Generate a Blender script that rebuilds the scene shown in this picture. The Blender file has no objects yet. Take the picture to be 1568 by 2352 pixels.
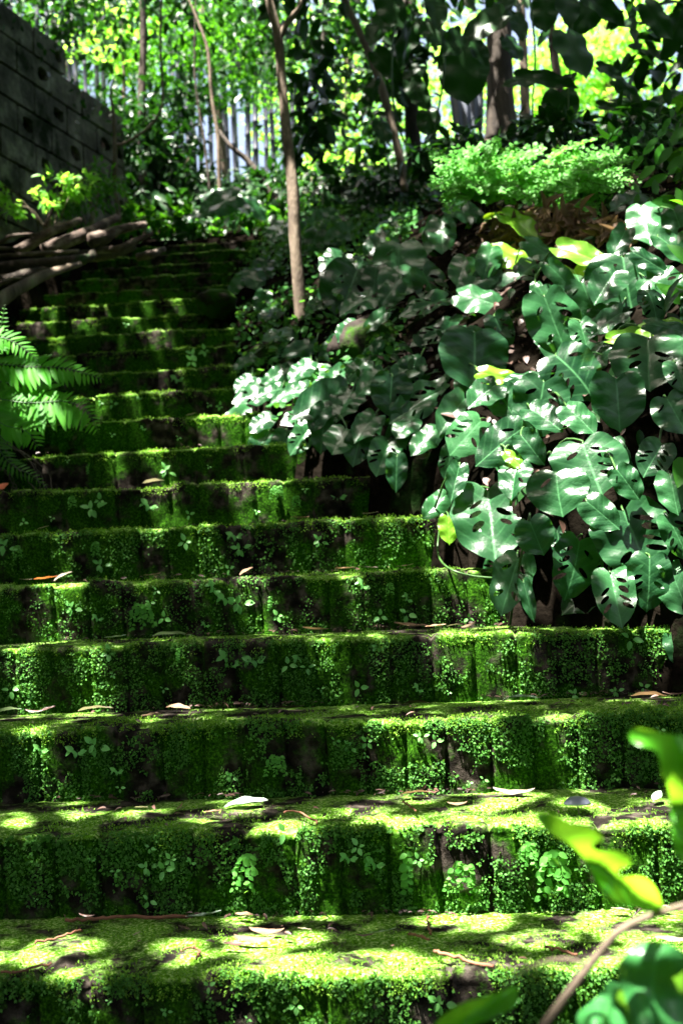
import bpy, math, random
import numpy as np
from mathutils import Vector, Matrix
from mathutils.geometry import delaunay_2d_cdt
SC = bpy.context.scene
COL = SC.collection
random.seed(7)
RNG = np.random.default_rng(11)
# ------------------------------------------------------------------ camera
FPX = 2800.0                       # focal length in units of the 1568 x 2352 reference grid
YAW, PITCH, ROLL = -0.09146697, 0.0544238, -0.03907746
D0, RUN, Z0, RISE = 1.60847966, 0.3401895, -0.78596165, 0.16
_f = np.array([math.sin(YAW)*math.cos(PITCH), math.cos(YAW)*math.cos(PITCH), math.sin(PITCH)])
_r = np.array([math.cos(YAW), -math.sin(YAW), 0.0]); _u = np.cross(_r, _f)
CR = _r*math.cos(ROLL)+_u*math.sin(ROLL); CU = -_r*math.sin(ROLL)+_u*math.cos(ROLL)
cd = bpy.data.cameras.new('camera'); cam = bpy.data.objects.new('camera', cd); COL.objects.link(cam)
cam.matrix_world = Matrix(((CR[0], CU[0], -_f[0], 0), (CR[1], CU[1], -_f[1], 0), (CR[2], CU[2], -_f[2], 0), (0, 0, 0, 1)))
cd.sensor_fit = 'VERTICAL'; cd.sensor_height = 36.0; cd.lens = 36.0*FPX/2352
cd.clip_start = 0.05; cd.clip_end = 500
cd.dof.use_dof = True; cd.dof.focus_distance = 2.6; cd.dof.aperture_fstop = 5.0
SC.camera = cam
# ------------------------------------------------------------------ light
SUN = np.array([-0.20, -0.24, 0.95]); SUN /= np.linalg.norm(SUN)
w = bpy.data.worlds.new('World'); SC.world = w; w.use_nodes = True
nt = w.node_tree; bg = nt.nodes['Background']
sky = nt.nodes.new('ShaderNodeTexSky'); sky.sky_type = 'NISHITA'; sky.sun_disc = False
sky.sun_elevation = math.asin(SUN[2]); sky.sun_rotation = math.atan2(SUN[0], SUN[1])
sky.dust_density = 9.0; sky.ozone_density = 1.0
nt.links.new(sky.outputs[0], bg.inputs[0]); bg.inputs[1].default_value = 0.05
sl = bpy.data.lights.new('sun', 'SUN'); sl.energy = 5.0; sl.angle = math.radians(0.55); sl.color = (1, .95, .86)
so = bpy.data.objects.new('sun', sl); COL.objects.link(so)
so.rotation_euler = Vector(SUN).to_track_quat('Z', 'Y').to_euler()
SC.view_settings.view_transform = 'Standard'; SC.view_settings.look = 'None'
SC.view_settings.exposure = 3.45; SC.view_settings.gamma = 1.0
SC.render.engine = 'CYCLES'
SC.cycles.use_denoising = True
try: SC.cycles.denoiser = 'OPENIMAGEDENOISE'
except Exception: pass
SC.cycles.max_bounces = 7; SC.cycles.diffuse_bounces = 3; SC.cycles.glossy_bounces = 2
SC.cycles.transmission_bounces = 3; SC.cycles.transparent_max_bounces = 6
SC.cycles.caustics_reflective = False; SC.cycles.caustics_refractive = False
SC.cycles.sample_clamp_indirect = 4.0

# ------------------------------------------------------------------ helpers
def ray(px, py):
    v = _f+CR*(px-784)/FPX-CU*(py-1176)/FPX
    return v/v[1]
def at(px, py, Y): return ray(px, py)*Y
def vnoise(x, y, z, seed=0):
    xi, yi, zi = np.floor(x).astype(np.int64), np.floor(y).astype(np.int64), np.floor(z).astype(np.int64)
    fx, fy, fz = x-xi, y-yi, z-zi
    fx, fy, fz = fx*fx*(3-2*fx), fy*fy*(3-2*fy), fz*fz*(3-2*fz)
    def h(a, b, c):
        n = (a*374761393+b*668265263+c*2147483647+seed*1274126177) & 0xffffffff
        n = ((n ^ (n >> 13))*1274126177) & 0xffffffff
        return ((n ^ (n >> 16)) & 0xffff)/65535.0
    r = 0
    for dx in (0, 1):
        for dy in (0, 1):
            for dz in (0, 1):
                r = r+h(xi+dx, yi+dy, zi+dz)*(fx if dx else 1-fx)*(fy if dy else 1-fy)*(fz if dz else 1-fz)
    return r
def fbm(x, y, z, o=3, seed=0):
    a, s, r = .5, 1.0, 0
    for i in range(o):
        r = r+a*(vnoise(x*s, y*s, z*s, seed+i)-.5)*2; a *= .5; s *= 2.03
    return r
def smooth(a, b, x):
    t = np.clip((x-a)/(b-a), 0, 1); return t*t*(3-2*t)

def mesh_np(name, V, Fs, mat, parent=None, uv=None, smooth_=True, mats=None, matidx=None):
    """V (n,3); Fs list of int arrays (m,k)"""
    me = bpy.data.meshes.new(name)
    V = np.asarray(V, dtype=np.float32)
    me.vertices.add(len(V)); me.vertices.foreach_set('co', V.ravel())
    Fs = [np.asarray(f, dtype=np.int32) for f in (Fs if isinstance(Fs, list) else [Fs]) if len(f)]
    loops = np.concatenate([f.ravel() for f in Fs]); tot = np.concatenate([np.full(len(f), f.shape[1], np.int32) for f in Fs])
    st = np.concatenate([[0], np.cumsum(tot)[:-1]]).astype(np.int32)
    me.loops.add(len(loops)); me.loops.foreach_set('vertex_index', loops)
    me.polygons.add(len(tot)); me.polygons.foreach_set('loop_start', st); me.polygons.foreach_set('loop_total', tot)
    if smooth_: me.polygons.foreach_set('use_smooth', np.ones(len(tot), dtype=bool))
    if uv is not None:
        l = me.uv_layers.new(name='UVMap'); l.data.foreach_set('uv', np.asarray(uv, dtype=np.float32)[loops].ravel())
    me.update(calc_edges=True); me.validate()
    for m in (mats or [mat]): me.materials.append(m)
    if matidx is not None: me.polygons.foreach_set('material_index', np.asarray(matidx, dtype=np.int32))
    return link(name, me, parent)
def link(name, me, parent=None, loc=None):
    o = bpy.data.objects.new(name, me); COL.objects.link(o)
    if parent is not None: o.parent = parent
    return o
def tag(o, label=None, cat=None, group=None, kind=None):
    for k, v in (('label', label), ('category', cat), ('group', group), ('kind', kind)):
        if v: o[k] = v
    return o
def thing(name, label, cat, loc=(0, 0, 0), group=None):
    o = bpy.data.objects.new(name, None); COL.objects.link(o); o.empty_display_size = .1
    o.location = [float(c) for c in loc]
    return tag(o, label, cat, group)
def nrm(v): v = np.asarray(v, float); return v/(np.linalg.norm(v)+1e-9)

def tube_data(pts, radii, n=8, wob=0, seed=0):
    pts = np.asarray(pts, float); m = len(pts); radii = np.broadcast_to(np.asarray(radii, float), (m,))
    V = []; t0 = None; a = None
    for i in range(m):
        t = nrm(pts[min(i+1, m-1)]-pts[max(i-1, 0)])
        if a is None:
            a = nrm(np.cross(t, [0.3, .2, 1] if abs(t[2]) < .9 else [1, .2, 0]))
        a = nrm(a-t*np.dot(a, t)); b = np.cross(t, a)
        th = np.arange(n)/n*2*np.pi
        rr = radii[i]*(1+(wob*fbm(np.cos(th)*1.5+i*.35, np.sin(th)*1.5, np.full(n, seed+.5), 2) if wob else 0))
        V.append(pts[i]+np.outer(np.cos(th)*rr, a)+np.outer(np.sin(th)*rr, b))
    V = np.concatenate(V)
    F = []
    for i in range(m-1):
        for j in range(n):
            F.append((i*n+j, i*n+(j+1) % n, (i+1)*n+(j+1) % n, (i+1)*n+j))
    c0, c1 = len(V), len(V)+1
    V = np.vstack([V, pts[0], pts[-1]])
    T = [(c0, (j+1) % n, j) for j in range(n)]+[(c1, (m-1)*n+j, (m-1)*n+(j+1) % n) for j in range(n)]
    return V, np.array(F), np.array(T)
def tube(name, pts, radii, mat, parent=None, n=8, wob=0, seed=0, rel=None):
    V, F, T = tube_data(pts, radii, n, wob, seed)
    if rel is not None: V = V-np.asarray(rel)
    return mesh_np(name, V, [F, T], mat, parent)
def tubes(name, lst, mat, parent=None, rel=None, n=6):
    VV, FF, TT, o = [], [], [], 0
    for pts, r in lst:
        V, F, T = tube_data(pts, r, n); VV.append(V); FF.append(F+o); TT.append(T+o); o += len(V)
    V = np.concatenate(VV)
    if rel is not None: V = V-np.asarray(rel)
    return mesh_np(name, V, [np.concatenate(FF), np.concatenate(TT)], mat, parent)
def spline(P, n=24):
    P = np.asarray(P, float); m = len(P); out = []
    Q = np.vstack([2*P[0]-P[1], P, 2*P[-1]-P[-2]])
    for i in range(n+1):
        s = i/n*(m-1); k = min(int(s), m-2); t = s-k
        p0, p1, p2, p3 = Q[k], Q[k+1], Q[k+2], Q[k+3]
        out.append(.5*((2*p1)+(-p0+p2)*t+(2*p0-5*p1+4*p2-p3)*t*t+(-p0+3*p1-3*p2+p3)*t**3))
    return np.array(out)

# leaf templates in (x across, y along 0..1, z normal)
def T_diamond(w=.45, f=.08): return np.array([[0, 0, 0], [-w/2, .45, f], [0, 1, 0], [w/2, .45, f]]), np.array([[0, 3, 2], [0, 2, 1]])
def T_oval(w=.5, f=.08, d=.1):
    ys = [0, .18, .42, .68, .88, 1]; ws = [0, .7, 1, .8, .38, 0]
    V = []; 
    for y, q in zip(ys, ws):
        z = -d*y*y
        V += [[-w/2*q, y, z+f*q], [0, y, z], [w/2*q, y, z+f*q]]
    F = []
    for i in range(5):
        a = i*3; F += [[a, a+1, a+4, a+3], [a+1, a+2, a+5, a+4]]
    return np.array(V, float), np.array(F)
def T_round(f=.05):
    V = [[0, .5, -f]]; 
    for i in range(8):
        a = -math.pi/2+i*math.pi/4; V.append([.46*math.cos(a), .5+.5*math.sin(a), f if i else 0])
    return np.array(V, float), np.array([[0, 1+i, 1+(i+1) % 8] for i in range(8)])
def T_strap(w=.09, d=.5):
    V = []; n = 7
    for i in range(n):
        y = i/(n-1); q = math.sin(math.pi*min(1, .15+y*.85)**.8); z = -d*y*y
        V += [[-w/2*q, y*(1-.25*y), z+.02], [0, y*(1-.25*y), z], [w/2*q, y*(1-.25*y), z+.02]]
    F = []
    for i in range(n-1):
        a = i*3; F += [[a, a+1, a+4, a+3], [a+1, a+2, a+5, a+4]]
    return np.array(V, float), np.array(F)
def scatter_data(tmpl, P, D, N, S, W=None):
    TV, TF = tmpl; m = len(P)
    D = D/(np.linalg.norm(D, axis=1, keepdims=True)+1e-9)
    X = np.cross(D, N); X /= (np.linalg.norm(X, axis=1, keepdims=True)+1e-9); N = np.cross(X, D)
    W = np.ones(m) if W is None else W
    V = P[:, None, :]+S[:, None, None]*(TV[None, :, 0:1]*X[:, None, :]*W[:, None, None]+TV[None, :, 1:2]*D[:, None, :]+TV[None, :, 2:3]*N[:, None, :])
    F = (TF[None]+(np.arange(m)*len(TV))[:, None, None]).reshape(-1, TF.shape[1])
    return V.reshape(-1, 3), F
def scatter(name, tmpl, P, D, N, S, mat, parent=None, W=None, rel=None, smooth_=True):
    V, F = scatter_data(tmpl, np.asarray(P), np.asarray(D), np.asarray(N), np.asarray(S), W)
    if rel is not None: V = V-np.asarray(rel)
    uv = np.tile(tmpl[0][:, :2], (len(P), 1))
    return mesh_np(name, V, [F], mat, parent, uv=uv, smooth_=smooth_)
def rdir(n, up=0.0):
    v = RNG.normal(size=(n, 3)); v /= np.linalg.norm(v, axis=1, keepdims=True); v[:, 2] += up
    return v/np.linalg.norm(v, axis=1, keepdims=True)

# ------------------------------------------------------------------ materials
def newmat(name):
    m = bpy.data.materials.new(name); m.use_nodes = True; t = m.node_tree; t.nodes.clear()
    out = t.nodes.new('ShaderNodeOutputMaterial'); return m, t, out
def nd(t, typ, **kw):
    n = t.nodes.new('ShaderNode'+typ)
    for k, v in kw.items():
        if k.startswith('i_'):
            n.inputs[k[2:].replace('_', ' ')].default_value = v
        else: setattr(n, k, v)
    return n
def ramp(t, src, stops):
    r = t.nodes.new('ShaderNodeValToRGB'); t.links.new(src, r.inputs[0]); e = r.color_ramp.elements
    while len(e) > 1: e.remove(e[0])
    e[0].position = stops[0][0]; e[0].color = (*stops[0][1], 1)
    for p, c in stops[1:]:
        q = e.new(p); q.color = (*c, 1)
    return r.outputs[0]
def leafmat(name, c1, c2, trans=None, tw=.35, rough=.4, spec=.5, vein=0, patch=None):
    m, t, out = newmat(name); L = t.links.new
    geo = nd(t, 'NewGeometry'); tc = nd(t, 'TexCoord')
    nz = nd(t, 'TexNoise', i_Scale=9.0 if vein else 3.0, i_Detail=3.0)
    L(tc.outputs['Object'], nz.inputs['Vector'])
    src = nd(t, 'ObjectInfo').outputs['Random'] if vein else geo.outputs['Random Per Island']
    mix = nd(t, 'Math', operation='MULTIPLY_ADD'); L(nz.outputs[0], mix.inputs[0]); mix.inputs[1].default_value = .6
    sc_ = nd(t, 'Math', operation='MULTIPLY_ADD'); L(src, sc_.inputs[0]); sc_.inputs[1].default_value = .75; sc_.inputs[2].default_value = -.2
    L(sc_.outputs[0], mix.inputs[2])
    col = ramp(t, mix.outputs[0], [(0.0, c1), (1.0, c2)])
    p = nd(t, 'BsdfPrincipled', i_Roughness=rough); p.inputs['Specular IOR Level'].default_value = spec
    if vein:
        uv = nd(t, 'UVMap'); sep = nd(t, 'SeparateXYZ'); L(uv.outputs[0], sep.inputs[0])
        ab = nd(t, 'Math', operation='ABSOLUTE'); L(sep.outputs[0], ab.inputs[0])
        a2 = nd(t, 'Math', operation='MULTIPLY_ADD'); L(ab.outputs[0], a2.inputs[0]); a2.inputs[1].default_value = .75; L(sep.outputs[1], a2.inputs[2])
        a3 = nd(t, 'Math', operation='MULTIPLY'); L(a2.outputs[0], a3.inputs[0]); a3.inputs[1].default_value = 36.0
        sn = nd(t, 'Math', operation='COSINE'); L(a3.outputs[0], sn.inputs[0])
        pw = nd(t, 'Math', operation='POWER'); a4 = nd(t, 'Math', operation='MULTIPLY_ADD'); L(sn.outputs[0], a4.inputs[0]); a4.inputs[1].default_value = .5; a4.inputs[2].default_value = .5
        L(a4.outputs[0], pw.inputs[0]); pw.inputs[1].default_value = 14
        mid = nd(t, 'MapRange'); L(ab.outputs[0], mid.inputs[0]); mid.inputs[1].default_value = .0; mid.inputs[2].default_value = .022; mid.inputs[3].default_value = 1; mid.inputs[4].default_value = 0
        mx = nd(t, 'Math', operation='MAXIMUM'); L(mid.outputs[0], mx.inputs[0])
        pw2 = nd(t, 'Math', operation='MULTIPLY'); L(pw.outputs[0], pw2.inputs[0]); pw2.inputs[1].default_value = .22; L(pw2.outputs[0], mx.inputs[1])
        cm = nd(t, 'MixRGB'); L(mx.outputs[0], cm.inputs[0]); L(col, cm.inputs[1]); cm.inputs[2].default_value = (*[min(1, c*1.5+.015) for c in c2], 1)
        col = cm.outputs[0]
        add = nd(t, 'Math', operation='MULTIPLY_ADD'); L(a4.outputs[0], add.inputs[0]); add.inputs[1].default_value = -.10; add.inputs[2].default_value = 0
        nb = nd(t, 'TexNoise', i_Scale=25.0); L(tc.outputs['Object'], nb.inputs['Vector'])
        ad2 = nd(t, 'Math', operation='MULTIPLY_ADD'); L(nb.outputs[0], ad2.inputs[0]); ad2.inputs[1].default_value = .22; L(add.outputs[0], ad2.inputs[2])
        bp = nd(t, 'Bump', i_Strength=vein, i_Distance=.006); L(ad2.outputs[0], bp.inputs['Height']); L(bp.outputs[0], p.inputs['Normal'])
    if patch:
        n2 = nd(t, 'TexNoise', i_Scale=patch[1], i_Detail=4.0); L(tc.outputs['Object'], n2.inputs['Vector'])
        mr = ramp(t, n2.outputs[0], [(patch[2], (0, 0, 0)), (patch[2]+.05, (1, 1, 1))])
        cm = nd(t, 'MixRGB'); L(mr, cm.inputs[0]); L(col, cm.inputs[1]); cm.inputs[2].default_value = (*patch[0], 1); col = cm.outputs[0]
    L(col, p.inputs['Base Color'])
    if trans:
        tr = nd(t, 'BsdfTranslucent', i_Color=(*trans, 1)); ms = nd(t, 'MixShader'); ms.inputs[0].default_value = tw
        L(p.outputs[0], ms.inputs[1]); L(tr.outputs[0], ms.inputs[2]); L(ms.outputs[0], out.inputs[0])
    else: L(p.outputs[0], out.inputs[0])
    return m
def surfmat(name, stops, scale=6, detail=6, rough=.85, bump=.4, bdist=.01, spec=.2, stretch=(1, 1, 1), second=None):
    m, t, out = newmat(name); L = t.links.new
    tc = nd(t, 'TexCoord'); mp = nd(t, 'Mapping'); mp.inputs['Scale'].default_value = stretch
    L(tc.outputs['Object'], mp.inputs[0])
    n = nd(t, 'TexNoise', i_Scale=float(scale), i_Detail=float(detail), i_Roughness=.62); L(mp.outputs[0], n.inputs['Vector'])
    col = ramp(t, n.outputs[0], stops)
    p = nd(t, 'BsdfPrincipled', i_Roughness=rough); p.inputs['Specular IOR Level'].default_value = spec
    if second:
        c2, s2, th = second
        n2 = nd(t, 'TexNoise', i_Scale=float(s2), i_Detail=5.0, i_Roughness=.65); L(tc.outputs['Object'], n2.inputs['Vector'])
        mr = ramp(t, n2.outputs[0], [(th, (0, 0, 0)), (th+.09, (1, 1, 1))])
        cm = nd(t, 'MixRGB'); L(mr, cm.inputs[0]); L(col, cm.inputs[1]); cm.inputs[2].default_value = (*c2, 1); col = cm.outputs[0]
    L(col, p.inputs['Base Color'])
    n3 = nd(t, 'TexNoise', i_Scale=float(scale*5), i_Detail=5.0); L(mp.outputs[0], n3.inputs['Vector'])
    b = nd(t, 'Bump', i_Strength=bump, i_Distance=bdist); L(n3.outputs[0], b.inputs['Height']); L(b.outputs[0], p.inputs['Normal'])
    L(p.outputs[0], out.inputs[0]); return m

def moss_brick():
    m, t, out = newmat('mossy_brick'); L = t.links.new
    tc = nd(t, 'TexCoord'); O = tc.outputs['Object']
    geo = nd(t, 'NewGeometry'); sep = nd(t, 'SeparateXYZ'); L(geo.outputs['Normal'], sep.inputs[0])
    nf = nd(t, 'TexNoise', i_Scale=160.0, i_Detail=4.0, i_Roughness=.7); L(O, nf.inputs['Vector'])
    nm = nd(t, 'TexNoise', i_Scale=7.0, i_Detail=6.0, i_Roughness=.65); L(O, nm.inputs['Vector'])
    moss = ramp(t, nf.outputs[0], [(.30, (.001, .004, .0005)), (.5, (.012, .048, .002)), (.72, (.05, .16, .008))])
    moss_sunlit = ramp(t, nf.outputs[0], [(.25, (.012, .036, .002)), (.5, (.075, .20, .008)), (.70, (.44, .52, .24))])
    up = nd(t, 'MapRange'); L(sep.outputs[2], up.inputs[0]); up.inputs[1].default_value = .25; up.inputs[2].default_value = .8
    mm = nd(t, 'MixRGB'); L(up.outputs[0], mm.inputs[0]); L(moss, mm.inputs[1]); L(moss_sunlit, mm.inputs[2])  # moss, with shade put into upright faces and sun into tops
    nb = nd(t, 'TexNoise', i_Scale=30.0, i_Detail=6.0); L(O, nb.inputs['Vector'])
    brick = ramp(t, nb.outputs[0], [(.3, (.003, .003, .003)), (.5, (.011, .009, .007)), (.7, (.06, .05, .042))])
    cov = ramp(t, nm.outputs[0], [(.44, (0, 0, 0)), (.53, (1, 1, 1))])
    fi = nd(t, 'MixRGB'); L(cov, fi.inputs[0]); L(brick, fi.inputs[1]); L(mm.outputs[0], fi.inputs[2])
    p = nd(t, 'BsdfPrincipled', i_Roughness=.9); p.inputs['Specular IOR Level'].default_value = .03
    L(fi.outputs[0], p.inputs['Base Color'])
    ad = nd(t, 'Math', operation='MULTIPLY_ADD'); L(nf.outputs[0], ad.inputs[0]); ad.inputs[1].default_value = .6; L(nb.outputs[0], ad.inputs[2])
    b = nd(t, 'Bump', i_Strength=.9, i_Distance=.008); L(ad.outputs[0], b.inputs['Height']); L(b.outputs[0], p.inputs['Normal'])
    L(p.outputs[0], out.inputs[0]); return m

M = {}
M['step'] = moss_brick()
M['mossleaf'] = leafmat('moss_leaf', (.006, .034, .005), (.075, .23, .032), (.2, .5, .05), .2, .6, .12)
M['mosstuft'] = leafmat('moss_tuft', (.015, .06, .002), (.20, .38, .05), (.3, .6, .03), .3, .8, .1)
M['soil'] = surfmat('dark_soil', [(.3, (.0015, .0014, .001)), (.55, (.005, .004, .003)), (.8, (.015, .012, .009))], 5, 8, .95, .8, .03, .0, second=((.006, .016, .004), 3, .56))
M['monstera'] = leafmat('monstera_leaf', (.002, .020, .007), (.026, .105, .034), (.10, .38, .025), .22, .30, .36, vein=.5)
M['monstera_y'] = leafmat('young_leaf', (.09, .26, .02), (.2, .42, .03), (.5, .85, .03), .5, .3, .6, vein=.4)
M['petiole'] = leafmat('petiole', (.012, .05, .008), (.04, .10, .018), None, 0, .45, .4)
M['clover'] = leafmat('creeper_leaf', (.012, .06, .012), (.05, .18, .035), (.12, .35, .03), .25, .45, .12)
M['seedling'] = leafmat('seedling_leaf', (.08, .30, .06), (.20, .50, .13), (.3, .7, .12), .35, .4, .4)
M['maiden'] = leafmat('maidenhair_leaf', (.035, .16, .022), (.12, .34, .06), (.3, .7, .07), .4, .5, .15)
M['fern'] = leafmat('fern_leaf', (.02, .12, .008), (.06, .24, .015), (.22, .62, .02), .4, .5, .12)
M['darkfern'] = leafmat('dark_fern_leaf', (.012, .07, .01), (.04, .16, .015), (.2, .5, .02), .35, .5, .15)
M['bright'] = leafmat('sunlit_tree_leaf', (.03, .15, .012), (.17, .38, .05), (.45, .9, .08), .5, .45, .2)  # paler leaf copy with the sunlight put into its colour
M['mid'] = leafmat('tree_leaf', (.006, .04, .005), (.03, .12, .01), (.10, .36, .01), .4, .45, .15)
M['dark'] = leafmat('shaded_tree_leaf', (.005, .02, .005), (.012, .055, .01), (.03, .14, .006), .15, .4, .22)  # darker leaf copy with the shade put into its colour
M['canopy'] = leafmat('canopy_leaf', (.02, .06, .01), (.05, .12, .02), (.10, .3, .02), .15, .4, .4)
M['bark'] = surfmat('grey_brown_bark', [(.3, (.04, .030, .022)), (.55, (.13, .10, .072)), (.75, (.26, .22, .17))], 12, 7, .85, .7, .01, .2, (1, 1, .35), second=((.10, .16, .06), 9, .6))
M['barkd'] = surfmat('dark_bark', [(.3, (.012, .010, .009)), (.55, (.045, .036, .028)), (.75, (.09, .07, .055))], 10, 7, .9, .8, .02, .2, (1, 1, .3), second=((.02, .05, .015), 5, .6))
M['log'] = surfmat('weathered_log', [(.3, (.015, .011, .008)), (.5, (.065, .046, .036)), (.75, (.26, .22, .18))], 16, 8, .85, .9, .012, .2, (.4, 1, 1), second=((.10, .03, .02), 6, .62))
M['bamboo'] = surfmat('bamboo_culm', [(.3, (.006, .008, .014)), (.6, (.018, .022, .04)), (.8, (.04, .045, .07))], 3, 4, .45, .2, .004, .4, (1, 1, .3))
M['block'] = surfmat('concrete_block', [(.3, (.025, .025, .022)), (.5, (.08, .077, .066)), (.62, (.15, .145, .12)), (.78, (.30, .29, .26))], 6, 9, .92, .9, .015, .03, second=((.012, .018, .008), 2.6, .54))
M['dark_backing'] = surfmat('dark_backing', [(.3, (.02, .02, .018)), (.7, (.06, .06, .05))], 9, 6, .95, .6, .01, .1)
M['hole'] = surfmat('block_hollow_shade', [(.3, (.003, .003, .003)), (.7, (.012, .01, .008))], 9, 6, .95, .6, .01, .1)  # near-black, holds the shade of the deep hollows
M['tin'] = surfmat('rusted_corrugated_tin', [(.3, (.025, .03, .045)), (.55, (.05, .06, .085)), (.8, (.09, .10, .13))], 3, 5, .5, .3, .004, .4, (1, 1, .3), second=((.16, .055, .03), 2.2, .56))
M['dry'] = leafmat('dry_leaf', (.05, .028, .018), (.24, .16, .10), (.4, .25, .12), .12, .6, .15)
M['dryd'] = leafmat('dark_dry_leaf', (.02, .010, .007), (.10, .052, .038), None, 0, .5, .4)
M['pale'] = leafmat('pale_dry_leaf', (.09, .07, .05), (.26, .22, .16), (.4, .35, .2), .15, .55, .4)
M['greyleaf'] = leafmat('grey_green_leaf', (.14, .20, .14), (.26, .34, .26), (.3, .4, .2), .15, .4, .5)
M['red'] = leafmat('red_leaf', (.35, .07, .03), (.5, .14, .06), (.6, .2, .05), .2, .4, .5)
M['twig'] = surfmat('brown_twig', [(.3, (.06, .025, .015)), (.7, (.22, .10, .06))], 20, 4, .8, .4, .004, .2)
M['root'] = surfmat('dry_root', [(.3, (.03, .024, .02)), (.7, (.14, .11, .09))], 20, 4, .85, .4, .004, .2)
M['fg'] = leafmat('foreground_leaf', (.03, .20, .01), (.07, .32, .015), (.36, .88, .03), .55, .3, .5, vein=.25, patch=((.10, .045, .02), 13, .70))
M['fgd'] = leafmat('foreground_shaded_leaf', (.012, .09, .025), (.035, .16, .04), (.2, .5, .03), .3, .35, .5, vein=.25)  # darker copy of the foreground leaf, carrying shade in its colour
M['stone'] = surfmat('mossy_stone', [(.3, (.01, .009, .008)), (.6, (.04, .032, .028)), (.8, (.08, .07, .06))], 8, 7, .9, .8, .012, .03, second=((.02, .055, .006), 5, .47))
M['mush'] = surfmat('grey_mushroom', [(.3, (.07, .08, .11)), (.7, (.18, .2, .26))], 12, 4, .5, .2, .003, .4)

# ------------------------------------------------------------------ terrain
TOE = np.array([[-4, .8], [2.7, .8], [2.9, .52], [2.97, .50], [3.31, .12], [3.65, -.05], [3.99, -.26], [4.33, -.55], [5.0, -.86], [5.7, -1.0], [6.4, -1.13], [7.05, -1.25], [8.6, -1.22], [9.5, -1.2], [14, -1.2]])
def toe(Y): return np.interp(Y, TOE[:, 0], TOE[:, 1])
def toeL(Y): return np.interp(Y, [-4, 3.5, 4.0, 5.0, 6.1, 6.4, 9, 14], [-2.1, -2.1, -1.58, -1.95, -2.37, -2.42, -2.3, -2.3])
def sline(Y): return np.where(Y < 8.41, Z0+RISE*(Y-D0)/RUN, np.minimum(2.41+.42*(Y-8.41), 3.75)+.0*Y)
def G(X, Y):
    s = sline(Y); nz = fbm(X*1.7, Y*1.7, X*0+3.1, 4, 5)*.10
    t = X-toe(Y); tl = toeL(Y)-X
    near = smooth(4.6, 3.6, Y)
    rr = s+near*.22*(1-np.exp(-np.maximum(t, 0)/.05))+(.55-.40*smooth(5.2, 8.0, Y))*np.minimum(np.maximum(t, 0), 1.5)+.03*np.maximum(t-1.5, 0)+nz*smooth(0, .3, t)
    left = s+.30*(1-np.exp(-np.maximum(tl, 0)/.12))+.10*np.minimum(np.maximum(tl, 0), 3)+nz*smooth(0, .3, tl)
    mid = np.where(Y < 8.5, s-.25, s+nz*.6)
    g = np.where(t > 0, rr, np.where(tl > 0, left, mid))
    return np.minimum(g, 3.9+nz)
def axis(lo, hi, step, far):
    a = np.arange(lo, hi, step); ext = []
    v, st = hi, step*2
    while v < far: ext.append(v); v += st; st *= 1.35
    neg = []; v, st = lo-step*2, step*2
    while v > -far: neg.append(v); v -= st; st *= 1.35
    return np.array(neg[::-1]+list(a)+ext+[far])
gx = axis(-3.2, 2.4, .035, 150); gy = axis(1.0, 9.4, .05, 150)
GX, GY = np.meshgrid(gx, gy); GZ = G(GX, GY)
nx, ny = len(gx), len(gy)
idx = np.arange(nx*ny).reshape(ny, nx)
FQ = np.stack([idx[:-1, :-1], idx[:-1, 1:], idx[1:, 1:], idx[1:, :-1]], -1).reshape(-1, 4)
tag(mesh_np('ground', np.stack([GX, GY, GZ], -1).reshape(-1, 3), [FQ], M['soil']), kind='structure')
def hit(px, py, off=0.0, lo=2.6, hi=16):
    """distance (world Y) where the sight line meets the slope, less off"""
    r = ray(px, py); Ys = np.arange(lo, hi, .03); g = G(r[0]*Ys, Ys); m = np.nonzero(r[2]*Ys < g)[0]
    Y = Ys[m[0]] if len(m) else hi
    return Y-off

# ------------------------------------------------------------------ staircase
NB = .094
stairs = thing('brick_staircase', 'long flight of mossy brick steps climbing away under the trees', 'staircase', (-.8, D0, Z0))
def step_profile(n):
    # (y, z, normal) from riser foot to back of tread
    P = []
    nr = max(6, int(n*.45)); na = max(3, int(n*.15)); ntd = max(5, int(n*.4)); R = .018
    for i in range(nr): P.append((0, -RISE-.02+(RISE+.02-R)*i/nr, -1, 0))
    for i in range(na+1):
        a = math.pi/2*i/na; P.append((R-R*math.cos(a), -R+R*math.sin(a), -math.cos(a), math.sin(a)))
    for i in range(1, ntd+1): P.append((R+(RUN+.04-R)*i/ntd, 0, 0, 1))
    return np.array(P)
STEPJ = {}
def brick_disp(X, Yl, Zl, k, isr):
    rng = np.random.default_rng(100+k)
    nb = int(4.2/NB)+2; edges = -2.8+np.cumsum(NB*(1+rng.uniform(-.10, .10, nb))); hz = rng.uniform(-.006, .005, nb+1); hr = rng.uniform(-.005, .005, nb+1)
    STEPJ[k] = edges
    i = np.searchsorted(edges, X); lo = np.where(i > 0, edges[np.maximum(i-1, 0)], -9); hi = edges[np.minimum(i, nb-1)]
    dd = np.minimum(np.abs(X-lo), np.abs(hi-X))
    groove = np.exp(-(dd/.0048)**2)
    return groove, hz[np.minimum(i, nb)], hr[np.minimum(i, nb)]
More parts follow.
